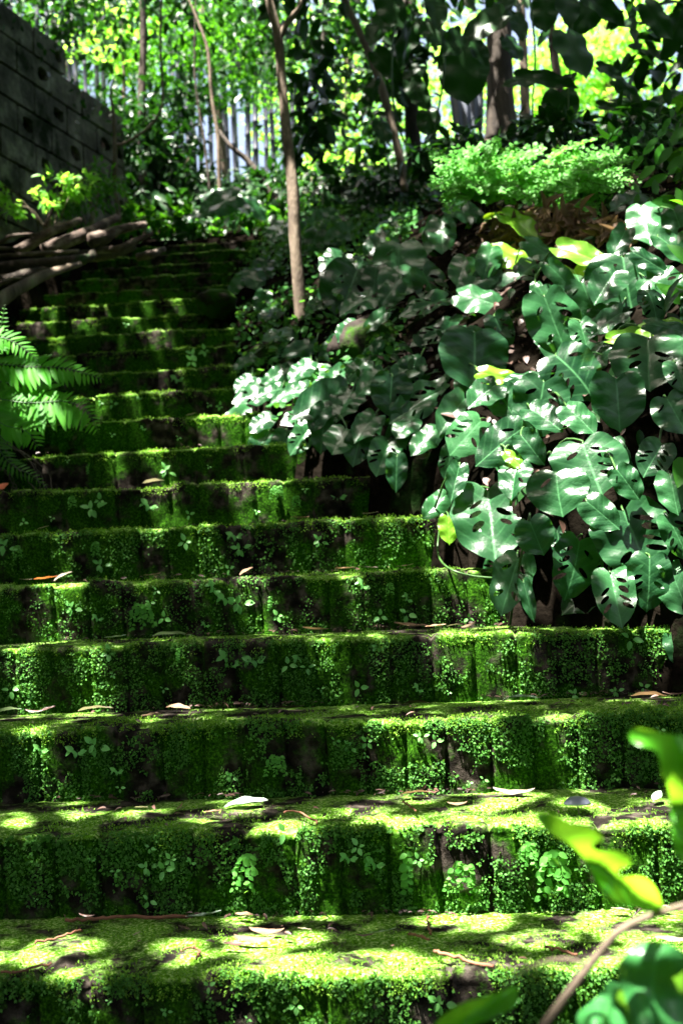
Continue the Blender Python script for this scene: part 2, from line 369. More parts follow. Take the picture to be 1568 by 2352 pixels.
def build_step(k):
    near = k <= 5; mid = k <= 10
    dx = .0045 if k <= 3 else (.007 if mid else .012); n = 64 if k <= 3 else (44 if mid else 24)
    Y = D0+k*RUN; x0 = -2.55 if k > 4 else (-2.0 if k > 2 else -1.4); x1 = float(toe(Y))+(.45 if k > 3 else .35)
    if k < 3: x1 = 1.1
    if k <= 0: dx, n = .02, 16
    xs = np.arange(x0, x1, dx); P = step_profile(n)
    X, I = np.meshgrid(xs, np.arange(len(P))); yl, zl, ny_, nz_ = [P[I, j] for j in range(4)]
    gr, hz, hr = brick_disp(X, yl, zl, k, None)
    q = smooth(.07, .0, yl)
    kk = k*7.3
    lump = fbm(X*9, yl*9+kk, zl*9, 3, 3)*.009+fbm(X*38, yl*38+kk, zl*38, 3, 9)*.0045
    wav = fbm(X*3, yl*3+kk, zl*3, 2, 21)*.014
    disp = lump+wav-gr*(.011*q+.003)+hr*q*(1-nz_)
    low = smooth(-.05, -.15, zl)*(1-nz_)
    disp = disp-low*.008
    ext = np.where(yl > .2, .4, 1.0)
    Yw = Y+yl+ny_*disp*ext-.004*q*nz_; Zw = Z0+k*RISE+zl+nz_*disp*ext+hz*smooth(.10, 0, yl)*smooth(-.10, 0, zl)
    V = np.stack([X, Yw, Zw], -1)
    m, c = X.shape; id_ = np.arange(m*c).reshape(m, c)
    F = np.stack([id_[:-1, :-1], id_[:-1, 1:], id_[1:, 1:], id_[1:, :-1]], -1).reshape(-1, 4)
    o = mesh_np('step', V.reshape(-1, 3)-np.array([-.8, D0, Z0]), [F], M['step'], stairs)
    return V, P
STEPV = {}
for k in range(-3, 21): STEPV[k] = build_step(k)

# moss leaflets over the faces of the steps: far too many to count
def moss_layer(name, lab, ks, dens, smin, smax, tmpl, mat, region, seed, thr):
    rng = np.random.default_rng(seed); PP, DD, NN, SS = [], [], [], []
    for k in ks:
        V, P = STEPV[k]; m, c = V.shape[:2]
        Y = D0+k*RUN; xl = float(at(-30, 1200, Y)[0]); xr = min(float(at(1600, 1200, Y)[0]), float(toe(Y))+.05)
        n = int(dens(k)*(xr-xl))
        ii = rng.integers(1, m-1, n); jj = np.searchsorted(V[0, :, 0], rng.uniform(xl, xr, n)); jj = np.clip(jj, 1, c-2)
        pz = P[ii, 1]; py = P[ii, 0]
        if region == 'riser': ok = (py < .012) & (pz > -RISE+.0)
        else: ok = (pz > -.035) & (py < .13+.2*rng.random(n)**2)
        pos = V[ii, jj]+rng.normal(size=(n, 3))*.0022
        nzv = fbm(pos[:, 0]*16, pos[:, 1]*16+k*3, pos[:, 2]*16, 3, seed)+.5*fbm(pos[:, 0]*60, pos[:, 1]*60, pos[:, 2]*60, 2, seed+4)
        ok &= nzv > thr+ (0.12*rng.random(n)-.06)
        ed = STEPJ[k]; q_ = np.clip(np.searchsorted(ed, pos[:, 0]), 1, len(ed)-1); dj = np.minimum(np.abs(pos[:, 0]-ed[q_-1]), np.abs(ed[q_]-pos[:, 0]))
        ok &= (dj > .006*rng.random(n)**.8) | (pz > -.012)
        pos = pos[ok]; nn = len(pos); nor = np.stack([np.zeros(nn), P[ii, 2][ok], P[ii, 3][ok]], 1)
        PP.append(pos+nor*.0015)
        if region == 'riser':
            DD.append(np.stack([rng.normal(size=nn)*.7, -.35-.5*rng.random(nn), rng.normal(size=nn)*.8-.35], 1)); NN.append(nor+rng.normal(size=(nn, 3))*.45+np.array([0, 0, .35]))
        else:
            DD.append(nor*.8+rng.normal(size=(nn, 3))*.55); NN.append(np.stack([rng.normal(size=nn), -1+rng.normal(size=nn)*.6, .3+rng.random(nn)], 1))
        SS.append(rng.uniform(smin, smax, nn)**1.0*(1 if k < 6 else 1.25))
    o = scatter(name, tmpl, np.concatenate(PP), np.concatenate(DD), np.concatenate(NN), np.concatenate(SS), mat)
    return tag(o, lab, 'moss', None, 'stuff')
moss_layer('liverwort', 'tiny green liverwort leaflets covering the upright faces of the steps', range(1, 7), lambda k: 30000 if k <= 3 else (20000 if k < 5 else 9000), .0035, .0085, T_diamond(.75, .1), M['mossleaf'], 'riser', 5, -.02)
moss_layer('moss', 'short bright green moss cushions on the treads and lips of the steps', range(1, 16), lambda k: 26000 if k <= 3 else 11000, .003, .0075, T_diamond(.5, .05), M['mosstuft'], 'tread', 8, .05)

# ------------------------------------------------------------------ sunbeams: gaps kept open in the canopy, (point, radius)
BEAMS = []
def beam_step(k, pts):
    for px, py, r in pts:
        v = ray(px, py); zt = Z0+k*RISE; Yt = zt/v[2] if abs(v[2]) > 1e-6 else 99
        Yk = D0+k*RUN
        Y = Yt if (Yk <= Yt <= Yk+RUN) else Yk
        BEAMS.append((v*Y, r*.55 if k > 8 else (r+.006 if k > 2 else r*(1.05 if k == 2 else .85))))
beam_step(1, [(90, 2205, .02), (30, 2195, .02), (190, 2228, .03), (210, 2175, .02), (150, 2160, .015), (395, 2190, .03), (420, 2200, .02), (560, 2235, .03), (650, 2215, .045), (720, 2222, .05), (790, 2225, .05), (850, 2205, .045), (940, 2225, .04),
              (1050, 2112, .035), (1110, 2120, .03), (1010, 2112, .02), (1180, 2158, .015), (1250, 2155, .025), (1050, 2215, .035), (1120, 2225, .03), (1350, 2230, .03), (1480, 2150, .03), (1530, 2200, .05), (1400, 2200, .02), (1420, 2130, .025), (1330, 2110, .03)])
beam_step(2, [(120, 1870, .03), (190, 1872, .025), (60, 1885, .02), (480, 1878, .02), (650, 1890, .025), (840, 1860, .03), (890, 1885, .03), (960, 1890, .02), (1060, 1885, .035), (1110, 1885, .04), (1150, 1845, .025), (1030, 1865, .02),
              (1380, 1888, .04), (1440, 1870, .03), (1330, 1845, .015), (1500, 1850, .03), (1230, 1880, .02), (1540, 1890, .05), (1130, 1850, .02)])
beam_step(2, [(1130, 1940, .02), (1060, 1990, .02), (1070, 2040, .02), (1500, 1960, .04), (1530, 2050, .03), (700, 1980, .012), (1200, 1930, .02)])
beam_step(3, [(900, 1655, .02), (950, 1650, .03), (1010, 1648, .025), (1060, 1645, .03), (1120, 1640, .015), (220, 1640, .02), (80, 1645, .012), (960, 1690, .04), (1080, 1720, .015), (1100, 1690, .02), (900, 1720, .012), (1300, 1648, .012)])
beam_step(4, [(130, 1478, .02), (75, 1480, .015), (400, 1472, .015), (1030, 1468, .02), (1060, 1466, .02), (1020, 1490, .015), (1170, 1480, .015), (1160, 1500, .01), (50, 1500, .012)])
beam_step(1, [(590, 2172, .03), (615, 2153, .02), (700, 2152, .015), (562, 2116, .012)])
beam_step(2, [(565, 1856, .02), (1180, 1830, .03), (956, 1834, .015), (325, 1870, .015)])
beam_step(3, [(220, 1637, .02), (15, 1636, .02), (1489, 1608, .02), (410, 1636, .01)])
beam_step(5, [(145, 1326, .015), (110, 1333, .012), (565, 1315, .008)])
beam_step(7, [(352, 1113, .015)])
beam_step(7, [(570, 1107, .03), (600, 1105, .03), (550, 1108, .015), (580, 1140, .02), (568, 1180, .01)])
beam_step(8, [(290, 1043, .03), (340, 1042, .04), (400, 1038, .04), (450, 1036, .03), (500, 1032, .02), (360, 1060, .02), (270, 1075, .01), (205, 1060, .008)])
beam_step(9, [(270, 972, .015), (350, 968, .03), (400, 963, .01)])
beam_step(10, [(180, 912, .012), (230, 908, .025), (300, 903, .02), (360, 903, .02), (400, 900, .02)])
beam_step(11, [(235, 860, .02), (320, 858, .01), (390, 850, .025), (430, 848, .025), (410, 870, .012)])
beam_step(12, [(420, 805, .02), (440, 815, .01)])
beam_step(13, [(130, 770, .02), (250, 770, .01), (350, 760, .02), (380, 758, .02)])
beam_step(14, [(60, 742, .02), (90, 740, .02), (120, 740, .025), (170, 735, .02), (210, 733, .03), (100, 755, .01), (60, 755, .01), (190, 750, .01), (290, 724, .02), (305, 724, .015)])
beam_step(15, [(90, 708, .03), (120, 706, .02), (220, 697, .02), (250, 694, .02), (275, 693, .02), (340, 690, .012), (262, 705, .01), (405, 685, .01)])

# ------------------------------------------------------------------ monstera
def leaf_outline(kind, rng):
    # half-outline from stem notch round to tip, unit length along y: 0 at stem, 1 at tip
    pts = [(0, .0), (.06, -.06), (.16, -.13), (.28, -.13), (.385, -.03), (.46, .12), (.48, .28), (.47, .45), (.42, .61), (.33, .77), (.20, .90), (.07, .97), (0, 1.03)]
    sc = {0: 1.0, 1: 1.12, 2: .86}[kind % 3]
    R = [(x*sc*(1+rng.uniform(-.04, .04)), y+rng.uniform(-.012, .012)) for x, y in pts[1:-1]]
    Lf = [(-x*sc*(1+rng.uniform(-.05, .05)), y+rng.uniform(-.012, .012)) for x, y in pts[1:-1]]
    R = [np.array(p) for p in R]; Lf = [np.array(p) for p in Lf]
    a = spline([np.array(pts[0])]+R+[np.array(pts[-1])], 44)[1:]
    b = spline([np.array(pts[0])]+Lf+[np.array(pts[-1])], 44)[1:-1][::-1]
    a = a+np.stack([np.sin(np.linspace(0, 30, len(a)))*.006, 0*a[:, 0]], 1)
    return np.vstack([[pts[0]], a, b])
def inpoly(p, Q):
    x, y = p; c = False; n = len(Q); j = n-1
    for i in range(n):
        if (Q[i][1] > y) != (Q[j][1] > y) and x < (Q[j][0]-Q[i][0])*(y-Q[i][1])/(Q[j][1]-Q[i][1]+1e-12)+Q[i][0]: c = not c
        j = i
    return c
def slot(cx, cy, ln, wd, side, open_=0):
    # thin tear parallel to the side veins (out and down toward the tip)
    d = np.array([side*.80, .60]); d /= np.linalg.norm(d); n = np.array([-d[1], d[0]]); q = []
    N = 12
    for i in range(N):
        a = 2*math.pi*i/N; s = math.cos(a); w_ = math.sin(a)*(1 if not open_ else (.5+.6*(s+1)/2))
        q.append(np.array([cx, cy])+d*s*ln/2+n*w_*wd/2)
    return q
def monstera_mesh(i):
    rng = random.Random(40+i)
    out = leaf_outline(i, rng); holes = []
    style = [2, 1, 3, 1, 2, 2, 0, 2, 0, 3][i % 10]
    for side in (-1, 1):
        ys = [.10, .26, .42, .57]
        for j, y in enumerate(ys):
            if style == 0 or (rng.random() > .28*style): continue
            if rng.random() < .13: holes.append(slot(side*(.36+.04*rng.random()), y+.20, .34, .05+.02*rng.random(), side, 1))
            else: holes.append(slot(side*(.17+.05*rng.random()), y+.09, (.20+.08*rng.random()), .055+.045*rng.random(), side))
    vs, es = [], []
    def loop(Q):
        b = len(vs); vs.extend([Vector((float(p[0]), float(p[1]))) for p in Q]); es.extend([(b+i_, b+(i_+1) % len(Q)) for i_ in range(len(Q))])
    loop(out)
    for h_ in holes: loop(h_)
    g = .055; y = -.12
    r = 0
    while y < 1.0:
        x = -.5+(g/2 if r % 2 else 0)
        while x < .51:
            if inpoly((x, y), out): vs.append(Vector((x, y)))
            x += g
        y += g*.87; r += 1
    for t in np.linspace(.02, .98, 20): vs.append(Vector((0, float(t))))
    res = delaunay_2d_cdt(vs, es, [], 0, 1e-5)
    v2, faces = res[0], res[2]; F = []
    for f in faces:
        c = (sum(v2[q].x for q in f)/len(f), sum(v2[q].y for q in f)/len(f))
        if not inpoly(c, out): continue
        if any(inpoly(c, h_) for h_ in holes): continue
        F.append(list(f))
    X = np.array([v.x for v in v2]); Yv = np.array([v.y for v in v2])
    cup = rng.uniform(-.25, .55); droop = rng.uniform(.12, .38); fold = rng.uniform(.05, .3); ph = rng.uniform(0, 6)
    Z = fold*np.abs(X)-cup*X*X*1.3-droop*Yv*Yv*.7+.022*np.sin(Yv*13+ph+np.sign(X)*.8)*np.minimum(np.abs(X)*4, 1)*(.4+np.abs(X))*2.2+.018*np.sin(X*9+ph*2+Yv*4)
    Z += .004*np.abs(np.sin((Yv+.75*np.abs(X))*25))*np.minimum(np.abs(X)*5, 1)
    tw = rng.uniform(-.2, .2); c, s = np.cos(tw*Yv), np.sin(tw*Yv)
    Xr = X*c-Z*s; Zr = X*s+Z*c
    me = bpy.data.meshes.new('leaf')
    me.from_pydata([(float(a), float(b), float(d)) for a, b, d in zip(Xr, Yv, Zr)], [], F)
    uvl = me.uv_layers.new(name='UVMap')
    for lp in me.loops: uvl.data[lp.index].uv = (float(X[lp.vertex_index]), float(Yv[lp.vertex_index]))
    for p in me.polygons: p.use_smooth = True
    me.update(); return me
NMON = 10
MON = []
for i in range(NMON):
    me = monstera_mesh(i); me.materials.append(M['monstera']); MON.append(me)
MONY = []
for i in (6, 8):
    me = MON[i].copy(); me.materials.clear(); me.materials.append(M['monstera_y']); MONY.append(me)

def leaf_matrix(pos, tip, normal, L, W):
    """leaf whose blade centre sits at pos; tip direction, facing normal"""
    y = nrm(tip); n = nrm(normal); n = nrm(n-y*np.dot(n, y)); x = np.cross(y, n)
    o = pos-y*L*.45
    return Matrix(((x[0]*W, y[0]*L, n[0]*L, o[0]), (x[1]*W, y[1]*L, n[1]*L, o[1]), (x[2]*W, y[2]*L, n[2]*L, o[2]), (0, 0, 0, 1)))
# (x, y, length, width, tip angle from straight down toward the right, lit, kind) on the 1568 x 2352 grid
ML = [
 (912,520,118,70,-75,0,0),(915,600,92,92,-12,0,1),(1015,540,95,52,10,0,6),(800,668,112,100,-30,0,4),(742,690,95,42,-62,0,3),
 (975,700,115,55,-75,0,2),(1105,688,112,70,85,1,6),(1000,765,115,62,-72,0,2),(1090,822,135,135,2,1,6),(1275,742,140,120,14,1,0),
 (1320,856,125,140,40,1,5),(1487,828,128,120,-20,1,4),(1437,642,120,130,-5,1,1),(1525,655,95,80,50,1,3),(1238,935,125,112,-12,1,0),
 (1418,922,118,122,8,0,8),(965,922,145,74,-68,0,9),(897,905,82,72,-8,0,3),(738,925,125,88,-52,0,8),(585,902,92,56,-58,1,0),
 (560,950,112,42,-68,1,6),(665,905,85,46,-72,1,8),(715,865,70,70,-20,1,6),(1075,998,105,95,-40,1,5),(1150,1020,125,75,-62,1,1),
 (1355,1068,128,132,12,1,0),(1280,1128,98,102,-4,0,1),(1126,1195,178,118,4,1,4),(1046,1105,85,46,-12,1,8),(880,1048,84,62,-14,0,2),
 (910,1085,76,50,-14,0,8),(975,1010,90,46,-55,0,6),(1230,1232,78,76,32,0,6),(1320,1302,128,104,-8,0,5),(1458,1238,150,150,20,1,0),
 (1170,1338,132,82,-12,0,0),(1212,1378,86,32,2,0,8),(1412,1368,128,84,18,0,2),(1490,1336,112,98,8,0,5),(1556,1232,100,70,25,0,2),
 (1556,1350,110,70,25,0,1),(1500,1052,84,80,-25,0,2),(1562,1495,78,60,10,1,8),(590,1070,80,74,0,0,8),(650,1015,52,46,-4,0,6),
 (572,1010,95,42,-60,0,8),(1482,510,110,66,5,1,6),(1390,742,110,58,-62,0,8),(1352,690,100,84,5,0,3),(1535,752,100,45,92,0,6),
 (850,812,80,24,-45,0,6),(950,440,135,52,-78,0,0),(742,505,70,45,-60,0,6),(640,768,70,40,-70,0,6),(540,590,80,30,-55,0,8),
 (585,640,58,38,8,0,6),(535,757,66,34,-48,0,8),(1200,865,95,28,82,1,6),(1232,675,60,26,10,1,6),(1390,655,90,70,-25,0,3),
 (1560,520,90,60,20,0,6),(1545,570,90,55,35,1,8),(1490,600,90,40,60,0,6),(1150,760,80,60,20,0,2),(1060,620,80,50,-30,0,6),
 (1290,640,90,50,40,0,8),(1250,580,100,50,60,0,6),(1070,490,90,60,80,0,8),(1120,600,80,50,-30,0,6),(820,700,80,50,-50,0,3),
 (690,800,80,34,-70,0,6),(780,860,80,44,-60,1,8),(640,860,70,38,-62,0,6),(1550,950,90,80,10,0,3),
 (1560,860,80,60,15,0,2),(1180,1100,90,60,-30,0,3),(1220,1030,80,60,35,0,8),(1380,1180,90,60,40,0,6),(1000,1160,80,40,-60,0,6),
 (840,980,80,54,-30,0,8),(930,980,70,46,-50,0,6),(1030,1060,70,50,-20,0,2),(1110,905,90,60,-40,0,3),(1160,925,80,70,20,0,8),
 (1330,960,90,60,30,1,6),(1090,650,90,50,-60,0,6),(900,665,70,40,-50,0,6),(870,560,80,46,-60,0,6),(1420,560,90,50,-40,0,8),
 (1340,770,80,60,20,0,2),(1500,700,80,60,10,0,5),(1440,1110,80,60,25,0,3),(860,740,70,34,-60,0,8),(930,850,80,50,-60,0,3),
 (600,620,60,44,-30,0,8),(545,985,70,40,-60,0,8),(600,1020,70,46,-40,0,6),(640,1050,60,50,-10,0,8),(560,1030,56,50,-10,0,6),(690,1010,70,50,-30,0,2),(740,1000,70,50,-20,0,8),(780,1010,70,54,-20,0,6),(530,1040,44,30,-60,1,8),(820,1030,70,50,-20,0,3),(730,960,60,50,-30,0,8),(720,560,60,50,-20,0,6),(765,600,70,56,-40,1,2),(600,690,46,36,-20,0,6),(800,760,64,40,-55,1,6),(760,800,66,40,-60,0,2),(690,850,66,40,-55,1,6),(620,900,60,40,-60,1,8),(600,970,60,36,-60,1,6),(680,960,66,44,-60,1,2),(790,930,80,60,-30,0,3),(850,880,76,54,-40,0,8),(560,880,50,34,-50,1,6),(820,620,70,54,-30,0,5),(860,640,60,50,-20,0,6),(780,540,70,50,-60,0,8),(540,660,40,30,-40,0,8),(640,530,56,44,-40,0,6),(700,530,50,40,-60,0,8),(820,850,60,44,-50,0,6),
 (1250,960,90,70,50,0,8),(1440,460,90,50,-60,0,6),(620,720,60,30,-60,0,6),(560,830,50,26,-60,0,6),(1545,1130,90,70,15,0,8)]
YL = [(1335,585,120,56,55,1),(1178,592,110,52,72,1),(1205,525,135,50,58,0),(690,462,78,70,80,1),(1520,748,100,44,100,0),(1030,1215,60,40,-5,1),(1150,865,100,40,80,1),(1180,1055,60,26,40,0),(1455,770,110,40,105,0),(1165,498,90,30,100,0)]
PLANTS = {}
PN = [('upper left of the bank near the slender trunk', 700, 640), ('where the stairs and bank meet beside the eighth step', 640, 930), ('crest of the bank below the maidenhair fern', 1010, 600),
      ('middle of the bank with the largest white-lit heart leaf', 1080, 880), ('right crest of the bank under the dry leaves', 1440, 600), ('right middle of the bank with two big holed leaves', 1400, 860),
      ('lower middle of the bank above the fifth step', 1130, 1180), ('lower right corner of the bank with a pale torn leaf', 1440, 1230), ('dark foot of the bank above the seventh step', 890, 1040)]
plab = ['small narrow-leaved climbing monstera at the upper left of the bank by the slender trunk',
        'climbing monstera with white-lit leaves overhanging the left ends of the middle steps',
        'monstera with blue-green holed leaves on the bank crest left of the dry leaf heap',
        'monstera with the brightest heart-shaped leaf in the middle of the bank',
        'monstera with pale round leaves on the right crest of the bank below the fern',
        'monstera with large holed leaves half way up the right side of the bank',
        'monstera with a long white-tipped hanging leaf above the fifth step',
        'monstera with a big torn glossy leaf at the lower right of the bank',
        'small dark monstera with two hanging pointed leaves above the seventh step']
plants = []
for (d_, x, y), lab in zip(PN, plab):
    Y = hit(x, y); b = at(x, y, Y+.05)
    plants.append((x, y, b, thing('monstera_plant', lab, 'plant', b, 'monsteras climbing over the bank')))
def add_leaf(px, py, L, W, ang, lit, me, off=None, extra_tilt=0, petiole=True):
    rr = random.Random(int(px*7+py*13))
    Y = hit(px, py+20)
    Y = Y-(rr.uniform(.06, .26) if off is None else off)
    Y = max(2.95, Y)
    pos = at(px, py, Y); s = Y/FPX
    tilt = rr.uniform(.1, .75); a = math.radians(ang+rr.uniform(-14, 14))
    tip = CR*math.sin(a)-CU*math.cos(a)-_f*tilt
    n = -_f*1.0+np.array([-.10, 0, .42])+rr.uniform(-.30, .30)*CR+rr.uniform(-.15, .35)*CU
    Lm = L*s*(1.04 if px > 900 else 1.1); W = W*(1 if px > 900 else 1.12)*math.sqrt(1+tilt*tilt*.5)
    Wm = W*s/.96*1.2
    i = min(range(len(plants)), key=lambda q: (plants[q][0]-px)**2+(plants[q][1]-py)**2)
    root = plants[i][3]; base = plants[i][2]
    o = bpy.data.objects.new('leaf', me); COL.objects.link(o); o.parent = root
    Mx = leaf_matrix(pos-base, tip, n, Lm, Wm); o.matrix_basis = Mx
    if petiole:
        st = np.array(Mx.translation)+base
        gy_ = st[1]+.16+.1*rr.random(); gp = np.array([st[0]+rr.uniform(-.08, .08), gy_, float(G(np.array([st[0]]), np.array([gy_]))[0])+.02])
        if gp[2] > st[2]+.1: gp[2] = st[2]-.02
        mid = (st+gp)/2+np.array([0, .02, .03])
        p = tube('petiole', spline([st, st+np.array([0, .03, .012]), mid, gp], 8), np.linspace(.0024, .0036, 9), M['petiole'], None, 5, rel=base)
        p.parent = o; p.matrix_parent_inverse = Mx.inverted_safe()
    if lit and rr.random() < .75: BEAMS.append((pos+_r*rr.uniform(-.03, .03), .045+L*s*.30*rr.uniform(.3, 1.0)))
for (px, py, L, W, ang, lit, kd) in ML: add_leaf(px, py, L, W, ang, lit, MON[kd % NMON])
for (px, py, L, W, ang, lit) in YL: add_leaf(px, py, L, W, ang, 1, MONY[int(px) % 2])
# leaves deeper in the mass, between those above
rr_ = random.Random(5)
cnt = 0
while cnt < 40:
    px, py = rr_.uniform(560, 1620), rr_.uniform(500, 1420)
    lim = 1440 if px > 1120 else (1090 if px > 860 else 1000)
    top = 500 if px > 850 else 620+(850-px)*.6
    if py > lim or py < top or (635 < px < 745 and py < 790): continue
    L = rr_.uniform(60, 125)*(1 if px > 900 else .5)
    add_leaf(px, py, L, L*rr_.uniform(.5, .9), rr_.uniform(-65, 40), 0, MON[rr_.choice([2, 3, 6, 8, 5])], off=rr_.uniform(-.04, .02), petiole=False)
    cnt += 1
# bigger leaves seen as silhouettes at the top, on a climber round the thick trunk
def big_leaf_plant(label, grp, items, mat, Y0, vines, cat='plant', name='big_leaf_climber', meshes=(6, 8)):
    ms = []
    for i in meshes:
        me = MON[i].copy(); me.materials.clear(); me.materials.append(mat); ms.append(me)
    b = at(*vines[0][0][0]); t = thing(name, label, cat, b, grp)
    for v, r in vines: tube('stem', spline([at(*p) for p in v], 16), r, M['petiole'] if r < .008 else M['barkd'], t, 6, rel=b)
    for j, (px, py, L, W, ang) in enumerate(items):
        rr = random.Random(int(px*3+py)); Y = Y0+rr.uniform(-.4, .4); s = Y/FPX; pos = at(px, py, Y); a = math.radians(ang)
        tip = CR*math.sin(a)-CU*math.cos(a)-_f*rr.uniform(-.2, .5); n = -_f*.8+np.array([0, 0, .5])+rr.uniform(-.6, .6)*CR+rr.uniform(-.3, .3)*CU
        o = bpy.data.objects.new('leaf', ms[j % len(ms)]); COL.objects.link(o); o.parent = t
        o.matrix_basis = leaf_matrix(pos-b, tip, n, L*s*1.1, W*s/.9*1.1)
    return t
big_leaf_plant('tall climber with large dark heart-shaped leaves silhouetted in front of the thick trunk', None,
 [(1065,165,120,105,5),(1110,60,100,70,-60),(1000,75,80,50,40),(1000,25,80,60,10),(1180,110,60,50,40),(1150,25,80,50,-30),(1200,182,80,40,-80),(960,215,70,50,30),
  (930,100,90,60,-20),(890,150,80,50,40),(870,60,90,60,-30),(1100,120,60,50,30),(985,280,60,50,10),(1190,60,60,50,20),(945,170,60,40,-40),(1040,100,70,60,-40),(900,20,80,60,30),(855,210,60,40,-10),(880,300,60,40,20)], M['dark'], 6.3,
 [([(1010,440,6.4),(1000,300,6.35),(1020,150,6.3),(1000,-40,6.3)], .006), ([(1010,440,6.4),(930,330,6.4),(900,200,6.3),(910,-40,6.3)], .006)])
big_leaf_plant('hanging vine with broad dark leaves in front of the bright foliage at the upper right', None,
 [(1322,120,105,88,25),(1255,185,120,44,82),(1285,250,72,76,0),(1385,18,110,52,60),(1340,40,80,60,-40),(1400,165,60,34,70),(1250,30,70,60,0),(1300,15,80,70,10),(1440,205,70,34,60),(1290,190,60,30,-70),
  (1510,45,90,50,40),(1545,85,90,60,-20),(1552,220,110,36,-80),(1530,270,110,36,-75),(1470,240,120,30,80),(1420,255,90,30,70),(1500,300,80,40,40),(1555,330,70,50,10)], M['dark'], 5.4,
 [([(1235,345,5.4),(1222,250,5.4),(1228,120,5.4),(1212,-40,5.4)], .0045), ([(1235,345,5.4),(1300,330,5.4),(1305,200,5.4),(1320,-40,5.4)], .0045), ([(1235,345,5.4),(1400,330,5.3),(1550,250,5.3),(1640,200,5.2)], .005)])
big_leaf_plant('low plant with three broad grey-green leaves at the head of the stairs', None,
 [(505,465,90,66,-70),(545,470,70,50,60),(455,490,60,34,-60),(480,448,60,40,-80),(590,480,60,40,40),(700,505,50,36,-30)], M['monstera'], 8.5,
 [([(510,505,8.6),(505,490,8.6),(500,470,8.6)], .006), ([(510,505,8.6),(540,490,8.6),(545,470,8.6)], .005)])

# small-leaved creeper and low growth on the bank
def ground_scatter(name, label, n, xr, yr, keep, smin, smax, tmpl, mat, lift, seed, kind='stuff', flat=.5):
    rng = np.random.default_rng(seed); X = rng.uniform(*xr, n); Y = rng.uniform(*yr, n)
    z = G(X, Y)+.01+lift*rng.random(n)**1.5
    P = np.stack([X, Y, z], 1); dep = P@_f; u = 784+FPX*(P@CR)/dep; v = 1176-FPX*(P@CU)/dep
    ok = keep(u, v, X, Y)
    P = P[ok]; m = len(P)
    D = rng.normal(size=(m, 3))*.7+np.array([-.1, -.6, -.3]); N = rng.normal(size=(m, 3))*flat+np.array([-.1, -.5, .8])
    return tag(scatter(name, tmpl, P, D, N, rng.uniform(smin, smax, m), mat), label, 'ground cover', None, kind)
def kp(u, v, X, Y):
    c = fbm(X*3.2, Y*3.2, X*0, 3, 31)
    return (u > 470) & (u < 960-(v-480)*.12) & (v > 470) & (v < 985) & (X > toe(Y)-.06) & (c > -.12) & (v > 610-(u-470)*.7)
ground_scatter('creeper', 'small round-leaved green creeper spreading over the shaded bank beside the slender trunk', 15000, (-1.6, .6), (4.2, 9.5), kp, .014, .036, T_round(), M['clover'], .10, 3)
def kq(u, v, X, Y): return (X > toe(Y)+.05) & (u > 880) & (v > 440) & (v < 1420) & (fbm(X*2.2, Y*2.2, X*0, 3, 37) > .0)
ground_scatter('undergrowth', 'dark low undergrowth between the monsteras on the bank', 5000, (-1.4, 1.8), (3.1, 9.5), kq, .03, .07, T_oval(.5, .06, .3), M['dark'], .10, 4)
def ks(u, v, X, Y): return (X > toe(Y)+.05) & (u > 1560) & (fbm(X*2.2, Y*2.2, X*0, 3, 37) > -.25)
ground_scatter('undergrowth', 'leafy undergrowth over the right-hand end of the bank', 15000, (.5, 3.4), (1.6, 7.5), ks, .05, .12, T_oval(.5, .06, .3), M['mid'], .22, 44)
def kr(u, v, X, Y): return (u > -300) & (u < 1900)
ground_scatter('ground_vegetation', 'dense shaded leafy ground cover around the head of the stairs and under the far trees', 16000, (-6, 5), (8.45, 15.0), kr, .05, .15, T_oval(.42, .06, .35), M['dark'], .32, 6)
ground_scatter('strap_leaves', 'scattered yellow-green strap-like leaves catching sun under the far trees', 900, (-1.6, 2.2), (9.2, 13.5), lambda u, v, X, Y: (u > 560) & (u < 1100), .10, .28, T_strap(.16, .25), M['bright'], .22, 16, flat=.8)
ground_scatter('leaf_litter', 'small dry leaf litter at the shaded foot of the bank', 1500, (-.4, 1.6), (3.0, 5.2), lambda u, v, X, Y: (X > toe(Y)+.02), .015, .05, T_oval(.5, .08, .3), M['dryd'], .01, 12)
# stems with upright leaves along the head of the stairs
def shrub(label, px, py, Y, blobs, mat, size, tmpl=None, grp=None, name='leafy_shrub', stems=6, cat='shrub', seed=1, up=.25, W=None, stemr=.004):
    rng = np.random.default_rng(seed); b = at(px, py, Y); t = thing(name, label, cat, b, grp)
    P, N_, D_ = [], [], []
    for (bx, by, bY, rx, ry, rz, n) in blobs:
        c = at(bx, by, bY); nc = max(3, n//14)
        cc = rng.normal(size=(nc, 3)); cc /= np.linalg.norm(cc, axis=1, keepdims=True); cc *= rng.random((nc, 1))**.4
        k = rng.integers(0, nc, n); q = cc[k]*np.array([rx, ry, rz])+rng.normal(size=(n, 3))*np.array([rx, ry, rz])*.16
        P.append(c+q); D_.append(q/np.array([rx, ry, rz])*.6+rng.normal(size=(n, 3))*.6+np.array([0, -.1, -.2])); N_.append(rng.normal(size=(n, 3))*.6+np.array([-.1, -.3, 1.0]))
    P = np.concatenate(P)
    scatter('foliage', tmpl or T_oval(.42, .06, .25), P, np.concatenate(D_), np.concatenate(N_), rng.uniform(size*.6, size*1.25, len(P)), mat, t, rel=b)
    L_ = []
    for i in range(stems):
        e = P[rng.integers(len(P))]; m = (b+e)/2+np.array([rng.uniform(-.05, .05), 0, .04]); L_.append((spline([b+np.array([rng.uniform(-.04, .04), 0, -.05]), m, e], 8), stemr))
    if stems: tubes('stem', L_, M['bark'] if stemr > .003 else M['petiole'], t, rel=b, n=5)
    return t
